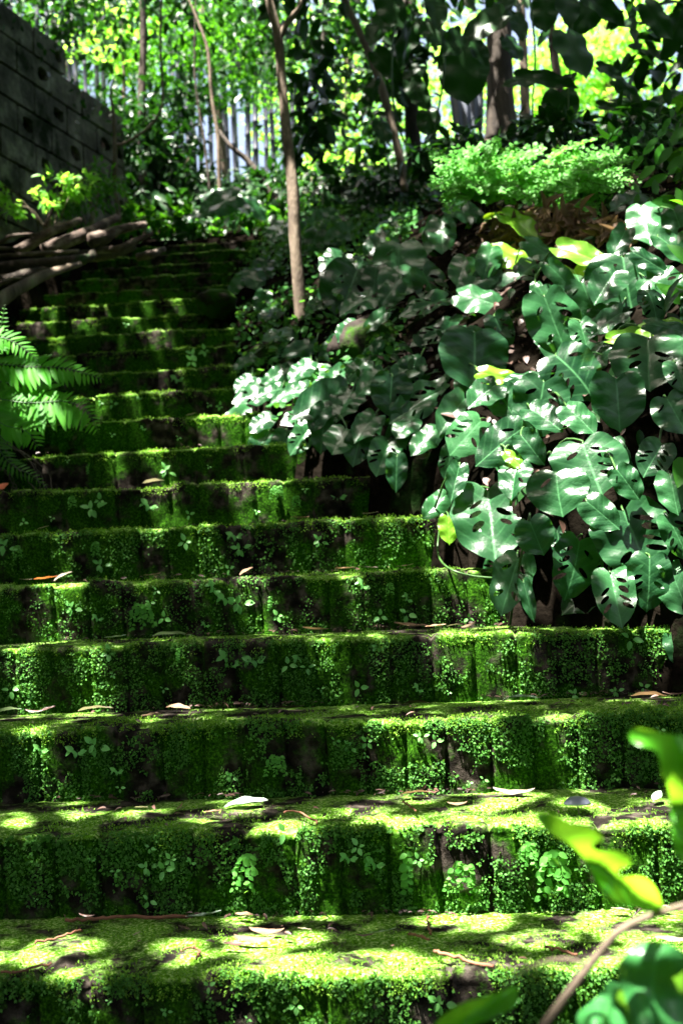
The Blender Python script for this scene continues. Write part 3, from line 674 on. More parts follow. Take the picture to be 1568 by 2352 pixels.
shrub('low shrub with small pale sunlit leaves against the foot of the block wall', 120, 520, 7.15, [(60, 470, 7.1, .16, .12, .09, 110), (160, 430, 7.2, .16, .15, .10, 200), (30, 440, 7.1, .12, .1, .05, 50)], M['bright'], .055, None, None, seed=3)
shrub('dark ferny shrub behind the log pile at the corner of the wall', 210, 520, 7.5, [(190, 460, 7.5, .25, .2, .16, 420), (235, 420, 7.6, .14, .2, .10, 160)], M['mid'], .06, T_oval(.25, .05, .3), seed=4)
for i, (x, y, r) in enumerate([(40, 470, .05), (100, 492, .06), (20, 495, .04), (130, 425, .04), (190, 440, .05), (60, 510, .04), (115, 500, .05), (10, 730, .06), (30, 760, .05), (1150, 350, .10), (1240, 385, .13), (1330, 350, .06), (1220, 430, .06), (1060, 380, .09), (1100, 440, .07), (1290, 420, .08), (1400, 400, .10), (1440, 450, .06)]):
    BEAMS.append((at(x, y, 7.1 if i < 7 else (4.3 if i < 9 else hit(1240, 500)-.12)), r*1.2))
for x, y in [(15, 545), (60, 540), (90, 583), (115, 500), (50, 553), (180, 532), (265, 525), (320, 517), (290, 552), (120, 577), (45, 642), (25, 690), (95, 640)]: BEAMS.append((at(x, y, 6.8), .035))
shrub('dense dark evergreen bush beside the end of the block wall', 350, 500, 10.2, [(350, 400, 10.2, .45, .5, .42, 2600), (330, 300, 10.4, .25, .4, .25, 900), (420, 430, 10, .3, .4, .22, 900)], M['dark'], .085, None, None, 'dense_bush', 8, seed=7, stemr=.015)
shrub('leafy bush with broad green leaves at the head of the stairs', 430, 545, 8.7, [(430, 520, 8.7, .28, .2, .10, 260), (560, 505, 8.9, .35, .3, .10, 320), (330, 500, 8.4, .16, .2, .10, 160)], M['mid'], .09, None, None, seed=9)
shrub('tangled dark bush on the rise left of the leaning trunk', 780, 440, 8.8, [(790, 420, 8.9, .35, .4, .15, 420), (640, 450, 9.3, .3, .4, .14, 380), (870, 440, 8.2, .3, .3, .12, 260)], M['dark'], .10, None, None, seed=10)
shrub('low yellow-green leafy plant right of the tall dark trunk', 730, 470, 8.9, [(760, 405, 9.6, .35, .4, .10, 220), (850, 395, 9.6, .3, .4, .08, 160)], M['bright'], .12, T_oval(.28, .05, .3), seed=17)
shrub('dark leafy shrub on the crest behind the maidenhair fern', 1250, 330, 5.6, [(1130, 330, 5.6, .22, .2, .07, 200), (1300, 320, 5.4, .3, .2, .08, 260), (1480, 350, 5.0, .25, .25, .16, 330), (1010, 350, 6, .2, .2, .10, 200)], M['dark'], .08, None, None, seed=11)

for x, y in [(676, 540), (680, 600), (686, 660), (691, 720), (673, 470)]: BEAMS.append((at(x, y, 5.4), .04))
# dry leaf heap
def heap():
    rng = np.random.default_rng(3); P, D = [], []
    for i in range(420):
        px = rng.uniform(1120, 1440); py = 570-30*np.cos((px-1280)/160*1.2)-rng.uniform(-30, 60)+(10 if px > 1350 else 0)
        Y = hit(px, 545)-rng.uniform(.02, .16); P.append(at(px, py, Y)); D.append([rng.normal()*.6, -.4, rng.normal()*.6-.5])
    P = np.array(P); m = len(P)
    return scatter('dry_leaf_heap', T_oval(.3, .25, .3), P, np.array(D), rng.normal(size=(m, 3))+np.array([0, -.7, .5]), rng.uniform(.035, .10, m), M['dry'])
tag(heap(), 'heap of curled brown dead leaves on the bank crest below the maidenhair fern', 'leaf heap', None, 'stuff')

# ------------------------------------------------------------------ ferns
def frond(P, plen, mat, parent, rel, w=.2, down=1.0, sp=.018, ang=62, nr=None, tmpl=None, jit=.08, seed=0, updn=(1, 1)):
    rng = np.random.default_rng(seed); S = spline(P, 40); seg = np.linalg.norm(np.diff(S, axis=0), axis=1); cum = np.concatenate([[0], np.cumsum(seg)]); tot = cum[-1]
    n = int(tot/sp); N0 = nrm(nr if nr is not None else -_f+np.array([0, 0, .6])); PP, DD, NN, SS = [], [], [], []
    for i in range(2, n):
        s = tot*i/n; p = np.array([np.interp(s, cum, S[:, j]) for j in range(3)]); q = np.array([np.interp(min(s+.01, tot), cum, S[:, j]) for j in range(3)]); t = nrm(q-p) if s < tot-.01 else nrm(S[-1]-S[-2])
        side = nrm(np.cross(t, N0)); prof = min(1, .35+2.2*i/n)*(1-(i/n)**2.2)**.8+.06
        for sg in (-1, 1):
            a = math.radians(ang+rng.uniform(-6, 6)); PP.append(p); DD.append(t*math.cos(a)+side*sg*math.sin(a)+np.array([0, 0, -.12])+rng.normal(size=3)*jit)
            NN.append(N0+rng.normal(size=3)*.18); SS.append(plen*prof*(updn[0] if sg < 0 else updn[1])*rng.uniform(.92, 1.06))
    fr = scatter('frond', tmpl or T_oval(w, .03, .12), np.array(PP), np.array(DD), np.array(NN), np.array(SS), mat, parent, rel=rel)
    tube('rachis', S, np.linspace(.0022, .0008, len(S)), M['petiole'], None, 5, rel=rel).parent = fr
    return fr
FY = 4.45
b = at(-60, 900, FY); fern = thing('sword_fern', 'bright green sword fern reaching in over the steps from the left', 'fern', b)
for i, (pts, pl, ud) in enumerate([([(-60, 830), (60, 842), (150, 846), (240, 872)], .105, (.75, 1)), ([(-60, 905), (60, 925), (150, 922), (200, 945), (228, 995)], .15, (.5, 1)), ([(-70, 860), (20, 880), (90, 900), (150, 960)], .13, (1, 1)),
        ([(-60, 880), (-10, 790), (5, 740), (12, 700)], .045, (1, 1)), ([(-60, 860), (-10, 780), (40, 790), (90, 830)], .07, (1, 1)), ([(-60, 900), (0, 970), (60, 990), (90, 1030)], .10, (1, 1)), ([(-50, 960), (20, 1060), (70, 1090), (110, 1120)], .05, (1, 1))]):
    frond([at(x, y, FY+(.12 if i == 2 else -.04*i)) for x, y in pts], pl*1.1, M['fern'] if i < 6 else M['darkfern'], fern, b, w=.23, sp=.0165, seed=i, updn=ud, ang=70 if i == 1 else 60)
b = at(1640, 430, 4.7); dfern = thing('broad_fern', 'dark fern with broad hanging leaflets at the right edge above the bank', 'fern', b)
for i, pts in enumerate([[(1640, 500), (1550, 415), (1460, 345), (1390, 290)], [(1660, 430), (1590, 370), (1500, 310), (1440, 290)], [(1640, 470), (1560, 480), (1500, 450), (1430, 440)], [(1660, 380), (1600, 310), (1540, 270), (1500, 255)]]):
    frond([at(x, y, 4.6-.1*i) for x, y in pts], .13, M['darkfern'] if i != 0 else M['fern'], dfern, b, w=.34, sp=.055, seed=20+i, ang=78)

def maiden_frond(p0, p1, width, parent, rel, seed, nn=11):
    rng = np.random.default_rng(seed); mid = (p0+p1)/2+np.array([0, 0, .07]); S = spline([p0, mid, p1], 20)
    PP, DD, NN, SS = [], [], [], []; L_ = [(S, .0009)]
    N0 = nrm(np.array([-.1, -.75, .65])+rng.normal(size=3)*.2)
    for i in range(nn):
        f = .25+.75*i/(nn-1); p = S[int(f*20)]; t = nrm(S[min(20, int(f*20)+1)]-S[int(f*20)-1]); side = nrm(np.cross(t, N0))
        for sg in (-1, 1):
            ln = width*math.sin(math.pi*min(1, .15+f*.9))*.9+.02; d = nrm(t*.6+side*sg+np.array([0, 0, -.25])); m = int(ln/.012)+1
            L_.append((np.array([p, p+d*ln]), .0006))
            for j in range(1, m+1):
                q = p+d*ln*j/m+rng.normal(size=3)*.003; 
                for s2 in (-1, 1):
                    PP.append(q); DD.append(d*.5+np.cross(d, N0)*s2+rng.normal(size=3)*.25); NN.append(N0+rng.normal(size=3)*.3); SS.append(rng.uniform(.013, .022))
        
    fr = scatter('frond', TFAN, np.array(PP), np.array(DD), np.array(NN), np.array(SS), M['maiden'], parent, rel=rel)
    tubes('rachis', L_, M['barkd'], None, rel=rel, n=4).parent = fr
TFAN = (np.array([[0, 0, 0], [-.32, .45, .03], [-.45, .85, 0], [-.15, 1.0, .03], [.15, 1.02, 0], [.45, .85, .03], [.32, .45, 0]]), np.array([[0, 6, 5, 4, 3, 2, 1]]))
mb = at(1240, 500, hit(1240, 500)); maid = thing('maidenhair_fern', 'large light green maidenhair fern spilling over the crest of the bank', 'fern', mb)
rg = random.Random(8); k_ = 0
for (ex, ey) in [(1010, 400), (1020, 440), (1035, 370), (1060, 345), (1050, 465), (1090, 335), (1100, 400), (1110, 450), (1140, 330), (1130, 480), (1150, 375), (1180, 345), (1185, 420), (1210, 370), (1225, 455), (1250, 360), (1255, 410), (1290, 370), (1300, 440), (1330, 345), (1345, 315), (1350, 400), (1375, 370), (1390, 430), (1410, 400), (1430, 450), (1450, 430), (1400, 470), (1340, 470), (1375, 340), (1080, 430), (1165, 445), (1470, 465), (1490, 430), (1475, 395), (1430, 360), (1500, 460), (1455, 345), (1410, 335), (1000, 360), (1040, 400)]:
    ex += rg.uniform(-16, 16); ey += rg.uniform(-30, 16)-(14 if 1080 < ex < 1200 else 0)
    Y = hit(1240, 500)-.05; sx = 1160+(ex-1240)*.35+rg.uniform(-20, 20); p0 = at(sx, 480+rg.uniform(-20, 15), Y+.05); p1 = at(ex, ey+14, Y-.12-rg.uniform(0, .22))
    maiden_frond(p0, p1, .058+.014*rg.random(), maid, mb, k_, 9); k_ += 1

# ------------------------------------------------------------------ trees
def foliage(blobs, size, mat, parent, rel, seed, tmpl=None, name='crown', carve=False, droop=.3):
    rng = np.random.default_rng(seed); P, D, N = [], [], []
    for (c, r, n) in blobs:
        c = np.asarray(c); r = np.asarray(r); nc = max(4, n//(7 if carve else 22))
        cc = rng.normal(size=(nc, 3)); cc /= np.linalg.norm(cc, axis=1, keepdims=True); cc *= rng.random((nc, 1))**.38
        k = rng.integers(0, nc, n); q = cc[k]*r+rng.normal(size=(n, 3))*np.minimum(r, size*3.2)*.42
        P.append(c+q); D.append(rng.normal(size=(n, 3))*.8+np.array([0, 0, -droop])); N.append(rng.normal(size=(n, 3))*.55+np.array([-.1, -.15, 1]))
    P, D, N = map(np.concatenate, (P, D, N)); S = rng.uniform(size*.65, size*1.3, len(P)); D = D/np.linalg.norm(D, axis=1, keepdims=True)
    if carve:
        Pc = P+D*S[:, None]*.5
        keep = np.ones(len(P), bool)
        for b_, r in BEAMS:
            if r <= 0: continue
            v = Pc-b_; h_ = v@SUN; d = np.linalg.norm(v-np.outer(h_, SUN), axis=1); keep &= ~((h_ > 0) & (d < r+S*.36))
        P, D, N, S = P[keep], D[keep], N[keep], S[keep]
    return scatter(name, tmpl or T_diamond(.5, .1), P, D, N, S, mat, parent, rel=rel, smooth_=False)
def tree(label, path, rad, blobs, size, lm, bm, grp=None, seed=1, name='tree', branches=(), tmpl=None, n=10, wob=.35, carve=False):
    pts = [at(*p) if len(p) == 3 and not isinstance(p, np.ndarray) else p for p in path]; b = pts[0]
    t = thing(name, label, 'tree', b, grp)
    tube('trunk', spline(pts, 30), np.interp(np.linspace(0, 1, 31), np.linspace(0, 1, len(rad)), rad), bm, t, n, wob, seed, rel=b)
    for bp, br in branches: tube('branch', spline([at(*p) for p in bp], 14), br, bm, t, 7, .2, seed, rel=b)
    if blobs:
        bl = [((at(*c) if isinstance(c, tuple) else c), r, m) for c, r, m in blobs]
        foliage(bl, size, lm, t, b, seed, tmpl, carve=carve)
    return t
s58 = 5.8/FPX
tree('slender pale trunk with a forked top standing on the bank right of the stairs', [(702, 815, 5.4), (692, 740, 5.4), (684, 640, 5.4), (676, 540, 5.4), (672, 430, 5.42), (660, 320, 5.45), (648, 200, 5.5), (638, 80, 5.5), (612, -30, 5.5), (560, -330, 5.6)],
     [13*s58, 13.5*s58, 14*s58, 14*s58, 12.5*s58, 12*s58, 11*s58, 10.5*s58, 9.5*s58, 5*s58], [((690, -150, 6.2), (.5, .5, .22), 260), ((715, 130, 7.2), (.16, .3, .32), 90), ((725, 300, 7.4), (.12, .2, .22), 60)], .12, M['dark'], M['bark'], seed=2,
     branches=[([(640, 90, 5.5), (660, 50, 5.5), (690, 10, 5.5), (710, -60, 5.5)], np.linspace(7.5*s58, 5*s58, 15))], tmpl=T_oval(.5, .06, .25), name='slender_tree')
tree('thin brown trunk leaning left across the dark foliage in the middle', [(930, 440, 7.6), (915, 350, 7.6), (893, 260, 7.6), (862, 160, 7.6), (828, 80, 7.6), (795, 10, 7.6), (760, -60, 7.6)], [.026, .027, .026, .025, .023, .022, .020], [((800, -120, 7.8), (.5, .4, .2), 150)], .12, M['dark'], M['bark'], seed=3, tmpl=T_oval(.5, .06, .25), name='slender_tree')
tree('thin grey sapling with a long curved side branch beside the wall', [(275, 510, 8.1), (266, 430, 8.1), (265, 340, 8.1), (262, 270, 8.1), (255, 215, 8.1), (262, 180, 8.1)], [.017, .016, .016, .013, .008, .005], [], .06, M['mid'], M['bark'], seed=4, name='sapling',
     branches=[([(266, 336, 8.1), (300, 322, 8.1), (345, 290, 8.1), (372, 245, 8.1), (373, 180, 8.1), (368, 90, 8.1), (372, -20, 8.1)], np.linspace(.012, .007, 15))])
tree('thin pale stem bending left at its top near the bamboo', [(508, 500, 8.8), (503, 400, 8.8), (500, 310, 8.8), (486, 220, 8.8), (478, 120, 8.8), (455, 50, 8.8), (425, -20, 8.8)], [.017, .015, .015, .013, .012, .01, .009], [], .06, M['mid'], M['bark'], seed=5, name='sapling')
tree('thinnest straight brown stem left of the bent stem', [(485, 470, 9.0), (470, 330, 9.0), (455, 240, 9.0), (447, 150, 9.0), (450, -20, 9.0)], [.009, .009, .008, .007, .006], [], .06, M['mid'], M['barkd'], seed=6, name='sapling')
tree('dark arching branch rising from the bush behind the slender trunk', [(650, 490, 9.0), (610, 430, 9.0), (570, 370, 9.0), (530, 335, 9.0), (495, 290, 9.1)], [.028, .026, .022, .017, .010], [], .06, M['dark'], M['barkd'], seed=7, name='arching_branch')
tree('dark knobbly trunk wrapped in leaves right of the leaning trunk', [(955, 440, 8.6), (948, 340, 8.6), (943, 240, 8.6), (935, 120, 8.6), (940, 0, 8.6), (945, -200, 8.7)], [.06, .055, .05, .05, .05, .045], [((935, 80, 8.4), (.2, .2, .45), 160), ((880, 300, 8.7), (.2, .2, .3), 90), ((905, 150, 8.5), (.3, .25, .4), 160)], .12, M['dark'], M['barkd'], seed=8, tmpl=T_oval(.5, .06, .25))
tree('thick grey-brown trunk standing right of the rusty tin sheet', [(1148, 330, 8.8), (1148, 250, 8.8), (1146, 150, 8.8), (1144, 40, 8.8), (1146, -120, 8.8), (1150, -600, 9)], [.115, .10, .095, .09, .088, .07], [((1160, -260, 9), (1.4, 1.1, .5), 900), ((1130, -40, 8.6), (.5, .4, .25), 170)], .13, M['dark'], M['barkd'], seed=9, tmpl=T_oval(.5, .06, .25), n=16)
tree('narrow grey trunk just right of the thick trunk', [(1207, 330, 10), (1205, 220, 10), (1200, 100, 10), (1193, -30, 10), (1190, -400, 10)], [.042, .04, .038, .036, .03], [((1190, -300, 10), (.8, .8, .5), 350)], .12, M['mid'], M['bark'], seed=10)
tree('slim dark trunk with a bend in front of the sunlit leaves', [(1298, 340, 9.5), (1290, 260, 9.5), (1278, 170, 9.5), (1266, 80, 9.5), (1258, -40, 9.5), (1262, -400, 9.6)], [.045, .042, .038, .034, .03, .025], [((1290, -300, 9.6), (.8, .8, .5), 350)], .12, M['mid'], M['barkd'], seed=11)
# sunlit trees farther back
D_ = T_oval(.5, .08, .2)
BT = 'trees standing behind the stairs'
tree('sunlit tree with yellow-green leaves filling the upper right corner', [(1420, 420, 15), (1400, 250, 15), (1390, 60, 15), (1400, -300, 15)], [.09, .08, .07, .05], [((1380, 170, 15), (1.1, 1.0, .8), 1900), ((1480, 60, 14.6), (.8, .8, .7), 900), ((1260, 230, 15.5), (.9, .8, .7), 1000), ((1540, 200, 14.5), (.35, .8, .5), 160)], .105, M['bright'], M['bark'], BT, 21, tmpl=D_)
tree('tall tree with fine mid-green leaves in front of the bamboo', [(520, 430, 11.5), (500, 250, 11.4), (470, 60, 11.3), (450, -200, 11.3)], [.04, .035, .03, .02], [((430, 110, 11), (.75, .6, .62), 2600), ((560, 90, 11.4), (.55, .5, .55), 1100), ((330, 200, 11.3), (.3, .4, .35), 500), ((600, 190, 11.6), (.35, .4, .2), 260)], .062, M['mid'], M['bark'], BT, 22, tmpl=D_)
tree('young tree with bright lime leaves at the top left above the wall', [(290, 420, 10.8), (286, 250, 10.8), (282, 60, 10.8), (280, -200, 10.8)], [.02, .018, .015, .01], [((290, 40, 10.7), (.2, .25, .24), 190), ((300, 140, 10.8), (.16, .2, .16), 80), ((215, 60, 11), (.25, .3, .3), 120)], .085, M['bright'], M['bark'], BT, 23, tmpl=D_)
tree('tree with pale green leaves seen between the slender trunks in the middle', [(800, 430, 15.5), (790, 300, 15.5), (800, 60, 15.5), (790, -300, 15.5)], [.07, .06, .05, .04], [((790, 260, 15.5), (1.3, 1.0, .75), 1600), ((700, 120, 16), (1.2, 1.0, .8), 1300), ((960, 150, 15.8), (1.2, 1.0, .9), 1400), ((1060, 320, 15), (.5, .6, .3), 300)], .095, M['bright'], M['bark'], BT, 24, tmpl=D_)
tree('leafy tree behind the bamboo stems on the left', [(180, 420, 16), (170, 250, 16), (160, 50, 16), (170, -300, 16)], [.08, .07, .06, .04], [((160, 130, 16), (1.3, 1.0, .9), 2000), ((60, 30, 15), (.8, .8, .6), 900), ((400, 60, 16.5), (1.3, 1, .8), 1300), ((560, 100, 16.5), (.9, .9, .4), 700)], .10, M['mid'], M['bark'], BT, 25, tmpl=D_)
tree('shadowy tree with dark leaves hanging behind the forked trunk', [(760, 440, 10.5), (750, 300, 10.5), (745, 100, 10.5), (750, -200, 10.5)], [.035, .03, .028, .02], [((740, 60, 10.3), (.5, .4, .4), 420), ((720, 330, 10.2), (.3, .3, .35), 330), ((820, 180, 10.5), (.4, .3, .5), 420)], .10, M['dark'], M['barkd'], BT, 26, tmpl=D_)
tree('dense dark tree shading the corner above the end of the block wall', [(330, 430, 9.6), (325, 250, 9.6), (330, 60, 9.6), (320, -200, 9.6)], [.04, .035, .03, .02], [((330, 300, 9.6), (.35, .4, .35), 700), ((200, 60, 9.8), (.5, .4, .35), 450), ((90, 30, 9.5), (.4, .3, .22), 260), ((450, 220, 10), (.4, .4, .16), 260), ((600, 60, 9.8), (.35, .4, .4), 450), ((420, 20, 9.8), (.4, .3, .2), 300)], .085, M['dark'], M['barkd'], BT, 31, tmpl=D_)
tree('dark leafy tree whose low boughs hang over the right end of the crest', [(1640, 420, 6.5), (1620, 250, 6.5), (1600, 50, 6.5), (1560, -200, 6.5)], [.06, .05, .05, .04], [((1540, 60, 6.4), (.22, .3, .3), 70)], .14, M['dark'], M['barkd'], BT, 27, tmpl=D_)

# bamboo grove
BG = 'bamboo stems behind the head of the stairs'
def bamboo(px, Y, r, k, lean):
    b = at(px, 440, Y); b[2] = float(G(np.array([b[0]]), np.array([b[1]]))[0])-.05
    t = thing('bamboo_stem', f'slender blue-grey bamboo stem behind the head of the stairs, number {k} counting from the left', 'bamboo', b, BG)
    n = 26; zs = np.linspace(0, 7.5, n); pts, rad = [], []
    for i, z in enumerate(zs):
        for dz, q in ((-.012, 1), (0, 1.22), (.012, 1)):
            pts.append([lean*z*.03+.02*math.sin(z+k), 0, z+dz]); rad.append(r*q*(1-z*.05))
    tube('culm', pts, rad, M['bamboo'], t, 8)
    rng = np.random.default_rng(k); m = 46
    P = np.stack([rng.normal(size=m)*.35, rng.normal(size=m)*.35, rng.uniform(2.2, 7.3, m)], 1)
    scatter('leaves', T_oval(.16, .03, .2), P, rdir(m)+np.array([0, 0, -.5]), rdir(m, 1), rng.uniform(.12, .22, m), M['mid'], t)
bl = []
for x in [12, 38, 62, 92, 118, 150, 163, 182, 207, 238, 247, 272]: bl.append((x, 11.0+(x*7 % 13)*.15, .022+(x % 3)*.003))
for x in [402, 418, 436, 455, 468, 489, 512, 520, 540, 552, 575, 590, 612, 628, 652, 686]: bl.append((x, 12.2+(x*5 % 11)*.2, .026+(x % 3)*.004))
for k, (x, Y, r) in enumerate(bl): bamboo(x, Y, r, k+1, ((x*13) % 7-3)*.12)

# corrugated tin sheet leaning on the trunk
def tin():
    P0, P1, P2, P3 = at(1030, 130, 9.0), at(1103, 110, 9.2), at(1110, 300, 9.15), at(1038, 290, 9.0)
    nu, nv = 60, 30; V = []; nn = nrm(np.cross(P1-P0, P3-P0))
    for side in (0, 1):
        for j in range(nv):
            v = j/(nv-1)
            for i in range(nu):
                u = i/(nu-1); vv = v*(1+.02*math.sin(u*37)+.012*math.sin(u*90)) if v > .9 else v
                p = (P0*(1-u)+P1*u)*(1-vv)+(P3*(1-u)+P2*u)*vv
                V.append(p+nn*(.010*math.sin(u*2*math.pi*4)-.0015*side+.015*math.sin(u*3+v*4)))
    F = []
    for s in (0, 1):
        for j in range(nv-1):
            for i in range(nu-1):
                a = s*nu*nv+j*nu+i; q = (a, a+1, a+nu+1, a+nu); F.append(q if s == 0 else q[::-1])
    return mesh_np('corrugated_sheet', V, [np.array(F)], M['tin'])
tag(tin(), 'weathered blue-grey corrugated tin sheet with rust streaks leaning beside the thick trunk', 'metal sheet')

# ------------------------------------------------------------------ block wall
def wall():
    W0 = at(0, 300, 7.2); W0[2] = 0; th = math.radians(13.6); du = np.array([math.sin(th), math.cos(th), 0]); nn = np.array([math.cos(th), -math.sin(th), 0])
    top = 3.70; rng = random.Random(3)
    t = thing('block_wall', 'old retaining wall of dark concrete blocks with broken hollows at the upper left', 'wall', (W0[0], W0[1], 1.2))
    rel = np.array([W0[0], W0[1], 1.2]); V, F4, F3, MI = [], [], [], []
    def add(poly, holes):
        out = [Vector(p) for p in poly]; vs = list(out); es = [(i, (i+1) % len(out)) for i in range(len(out))]
        for h_ in holes:
            b_ = len(vs); vs += [Vector(p) for p in h_]; es += [(b_+i, b_+(i+1) % len(h_)) for i in range(len(h_))]
        r = delaunay_2d_cdt(vs, es, [], 0, 1e-5); base = len(V); jit = rng.uniform(-.006, .006)
        for v in r[0]: V.append(W0+du*v.x+np.array([0, 0, v.y])+nn*jit)
        for f in r[2]:
            c = (sum(r[0][q].x for q in f)/3, sum(r[0][q].y for q in f)/3)
            if any(inpoly(c, h_) for h_ in holes): continue
            F3.append([base+q for q in f])
        for Q in [poly]+holes:
            b_ = len(V); m = len(Q)
            for p in Q: V.append(W0+du*p[0]+np.array([0, 0, p[1]])+nn*jit)
            for p in Q: V.append(W0+du*p[0]+np.array([0, 0, p[1]])-nn*.05)
            for i in range(m): F4.append([b_+i, b_+(i+1) % m, b_+m+(i+1) % m, b_+m+i])
    row = 0; z = .7
    while z < top-.05:
        u = -3.2+(.2 if row % 2 else 0)
        while u < 1.55:
            if z > 3.4 and u > .75: break
            a, b_, c, d = u+.009, u+.391, z+.008, z+.190
            if b_ > 1.6: b_ = 1.6
            holes = []
            if b_-a > .3:
                for hc in (a+.105, a+.285):
                    if rng.random() < .24:
                        ww, hh = rng.uniform(.04, .085), rng.uniform(.04, .066); holes.append([(hc+ww*math.cos(q)*(1+rng.uniform(-.35, .12)), (c+d)/2+hh*math.sin(q)*(1+rng.uniform(-.4, .15))) for q in np.linspace(rng.random(), 6.283+rng.random()*.01, 12)[:-1]])
            e = .012
            add([(a+e, c), (b_-e, c), (b_, c+e), (b_, d-e), (b_-e, d), (a+e, d), (a, d-e), (a, c+e)], holes); u += .4
        z += .2; row += 1
    mesh_np('blocks', np.array(V)-rel, [np.array(F3), np.array(F4)], M['block'], t, smooth_=False)
    def slab(name, u0, u1, z0, z1, n0, n1, mat):
        q = [W0+du*u+nn*n_+np.array([0, 0, zz]) for u in (u0, u1) for n_ in (n0, n1) for zz in (z0, z1)]
        mesh_np(name, np.array(q)-rel, [np.array([[0, 1, 3, 2], [4, 6, 7, 5], [0, 4, 5, 1], [2, 3, 7, 6], [0, 2, 6, 4], [1, 5, 7, 3]])], mat, t, smooth_=False)
    slab('dark_backing', -3.2, 1.59, .6, 3.48, -.20, -.046, M['hole']); slab('dark_backing', -3.2, .8, 3.482, top-.02, -.195, -.047, M['hole'])  # near-black backing stands in for shade inside the hollows and joints
    rngn = np.random.default_rng(5); m = 1100; uu = rngn.uniform(-3, 1.6, m); P = W0+du*uu[:, None]+nn*rngn.uniform(-.18, .10, m)[:, None]; P[:, 2] = top-.02-.2*(uu > .8)+rngn.normal(size=m)*.05-rngn.random(m)**3*.35; e_ = rngn.random(m) < .35; P[e_] = W0+du*1.6+nn*rngn.uniform(-.2, .16, m)[e_, None]; P[e_, 2] = rngn.uniform(2.5, 3.6, m)[e_]
    tag(scatter('wall_creeper', T_oval(.5, .06, .3), P, rdir(m)+np.array([0, 0, -.6]), rdir(m, 1.2), rngn.uniform(.03, .07, m), M['dark']), 'dark creeper trailing over the top of the block wall', 'creeper', None, 'stuff')
wall()

# ------------------------------------------------------------------ logs
def log(label, pts, rad, name='log', mat=None, k=0, cat='log'):
    P = [at(*p) for p in pts]; b = (P[0]+P[-1])/2; Y = P[0][1]
    o = tube(name, spline(P, 14), np.interp(np.linspace(0, 1, 15), np.linspace(0, 1, len(rad)), rad)*Y/FPX, mat or M['log'], None, 12, .45, k, rel=b)
    o.location = [float(c) for c in b]; return tag(o, label, cat, 'cut logs and branches piled at the top left of the stairs')
LG = [('thick grey log lying across the middle of the pile, its upper end behind', [(100, 578, 6.75), (150, 556, 6.8), (203, 534, 6.9), (270, 500, 7.1)], [17, 17, 14, 9]),
 ('short fat log with a thinner pale end at the right of the pile', [(206, 552, 6.6), (240, 545, 6.65), (268, 530, 6.7), (336, 516, 6.8)], [17, 18, 12, 9]),
 ('pale branch under the fat log at the right of the pile', [(222, 575, 6.65), (275, 570, 6.65), (310, 555, 6.7), (350, 536, 6.75)], [7, 9, 8, 5]),
 ('thin pale branch lying level along the front of the pile', [(-30, 590, 6.5), (40, 585, 6.5), (110, 582, 6.5), (182, 576, 6.55)], [4, 5, 5.5, 4]),
 ('bleached crooked branch at the left edge on top of the pile', [(-40, 580, 6.6), (5, 556, 6.6), (30, 542, 6.6), (92, 537, 6.7)], [6, 6, 5, 4]),
 ('reddish brown log on the left behind the thick grey log', [(40, 578, 6.85), (75, 558, 6.9), (115, 532, 6.95), (186, 506, 7.1)], [14, 13, 12, 8]),
 ('thin grey stick low at the left edge of the pile', [(-40, 566, 6.5), (0, 570, 6.5), (45, 571, 6.5)], [4, 4, 3]),
 ('short bleached stub standing upright out of the pile', [(106, 520, 6.9), (112, 500, 6.9), (122, 476, 6.9)], [6, 5, 4]),
 ('lowest big smooth grey log sloping down to the left edge', [(-40, 722, 5.9), (10, 685, 6.0), (65, 652, 6.15), (120, 626, 6.3), (185, 606, 6.5)], [19, 17, 14, 11, 7]),
 ('crooked pale stick just above the lowest log', [(-30, 665, 6.1), (15, 645, 6.1), (35, 638, 6.1), (66, 641, 6.15)], [5, 5.5, 4.5, 3]),
 ('grey knotty log end at the far right of the pile', [(315, 592, 6.8), (345, 585, 6.8), (378, 572, 6.9)], [9, 10, 6]),
 ('dark log deep under the front of the pile', [(-40, 622, 6.6), (60, 610, 6.6), (170, 598, 6.6), (215, 590, 6.7)], [13, 15, 14, 8]),
 ('dark log crossing beneath the fat log', [(170, 590, 6.9), (240, 584, 6.9), (310, 566, 7.0)], [14, 15, 10]),
 ('second dark log low in the shadow of the pile', [(-40, 655, 6.5), (60, 632, 6.5), (150, 612, 6.7)], [12, 14, 9])]
for k, (lab, pts, rad) in enumerate(LG): log(lab, pts, rad, k=k, name='branch' if max(rad) < 7 else 'log', mat=M['barkd'] if k > 10 else (M['bark'] if k == 8 else None), cat='branch' if max(rad) < 7 else 'log')

# stone, roots
def stone(label, px, py, Y, rx, ry, rz, k):
    n, m = 28, 18; V = []
    for j in range(m+1):
        ph = math.pi*j/m
        for i in range(n):
            a = 2*math.pi*i/n; d = np.array([math.sin(ph)*math.cos(a), math.sin(ph)*math.sin(a), math.cos(ph)]); V.append(d)
    V = np.array(V); r = 1+.32*fbm(V[:, 0]*1.6+k, V[:, 1]*1.6, V[:, 2]*1.6, 4, k); V = V*r[:, None]*np.array([rx, ry, rz])
    F = [(j*n+i, (j+1)*n+i, (j+1)*n+(i+1) % n, j*n+(i+1) % n) for j in range(m) for i in range(n)]
    o = mesh_np('stone', V, [np.array(F)], M['stone']); o.location = [float(c) for c in at(px, py, Y)]; return tag(o, label, 'stone')
stone('rounded brown stone half sunk in the creeper below the slender trunk', 620, 825, 5.3, .12, .12, .08, 1)
stone('dark lichen-covered stone at the edge of the bank among the monstera leaves', 850, 800, 4.75, .16, .14, .12, 2)
stone('low mossy stone capping the bank edge beside the upper steps', 498, 700, 6.3, .11, .2, .07, 4)
rg = random.Random(4)
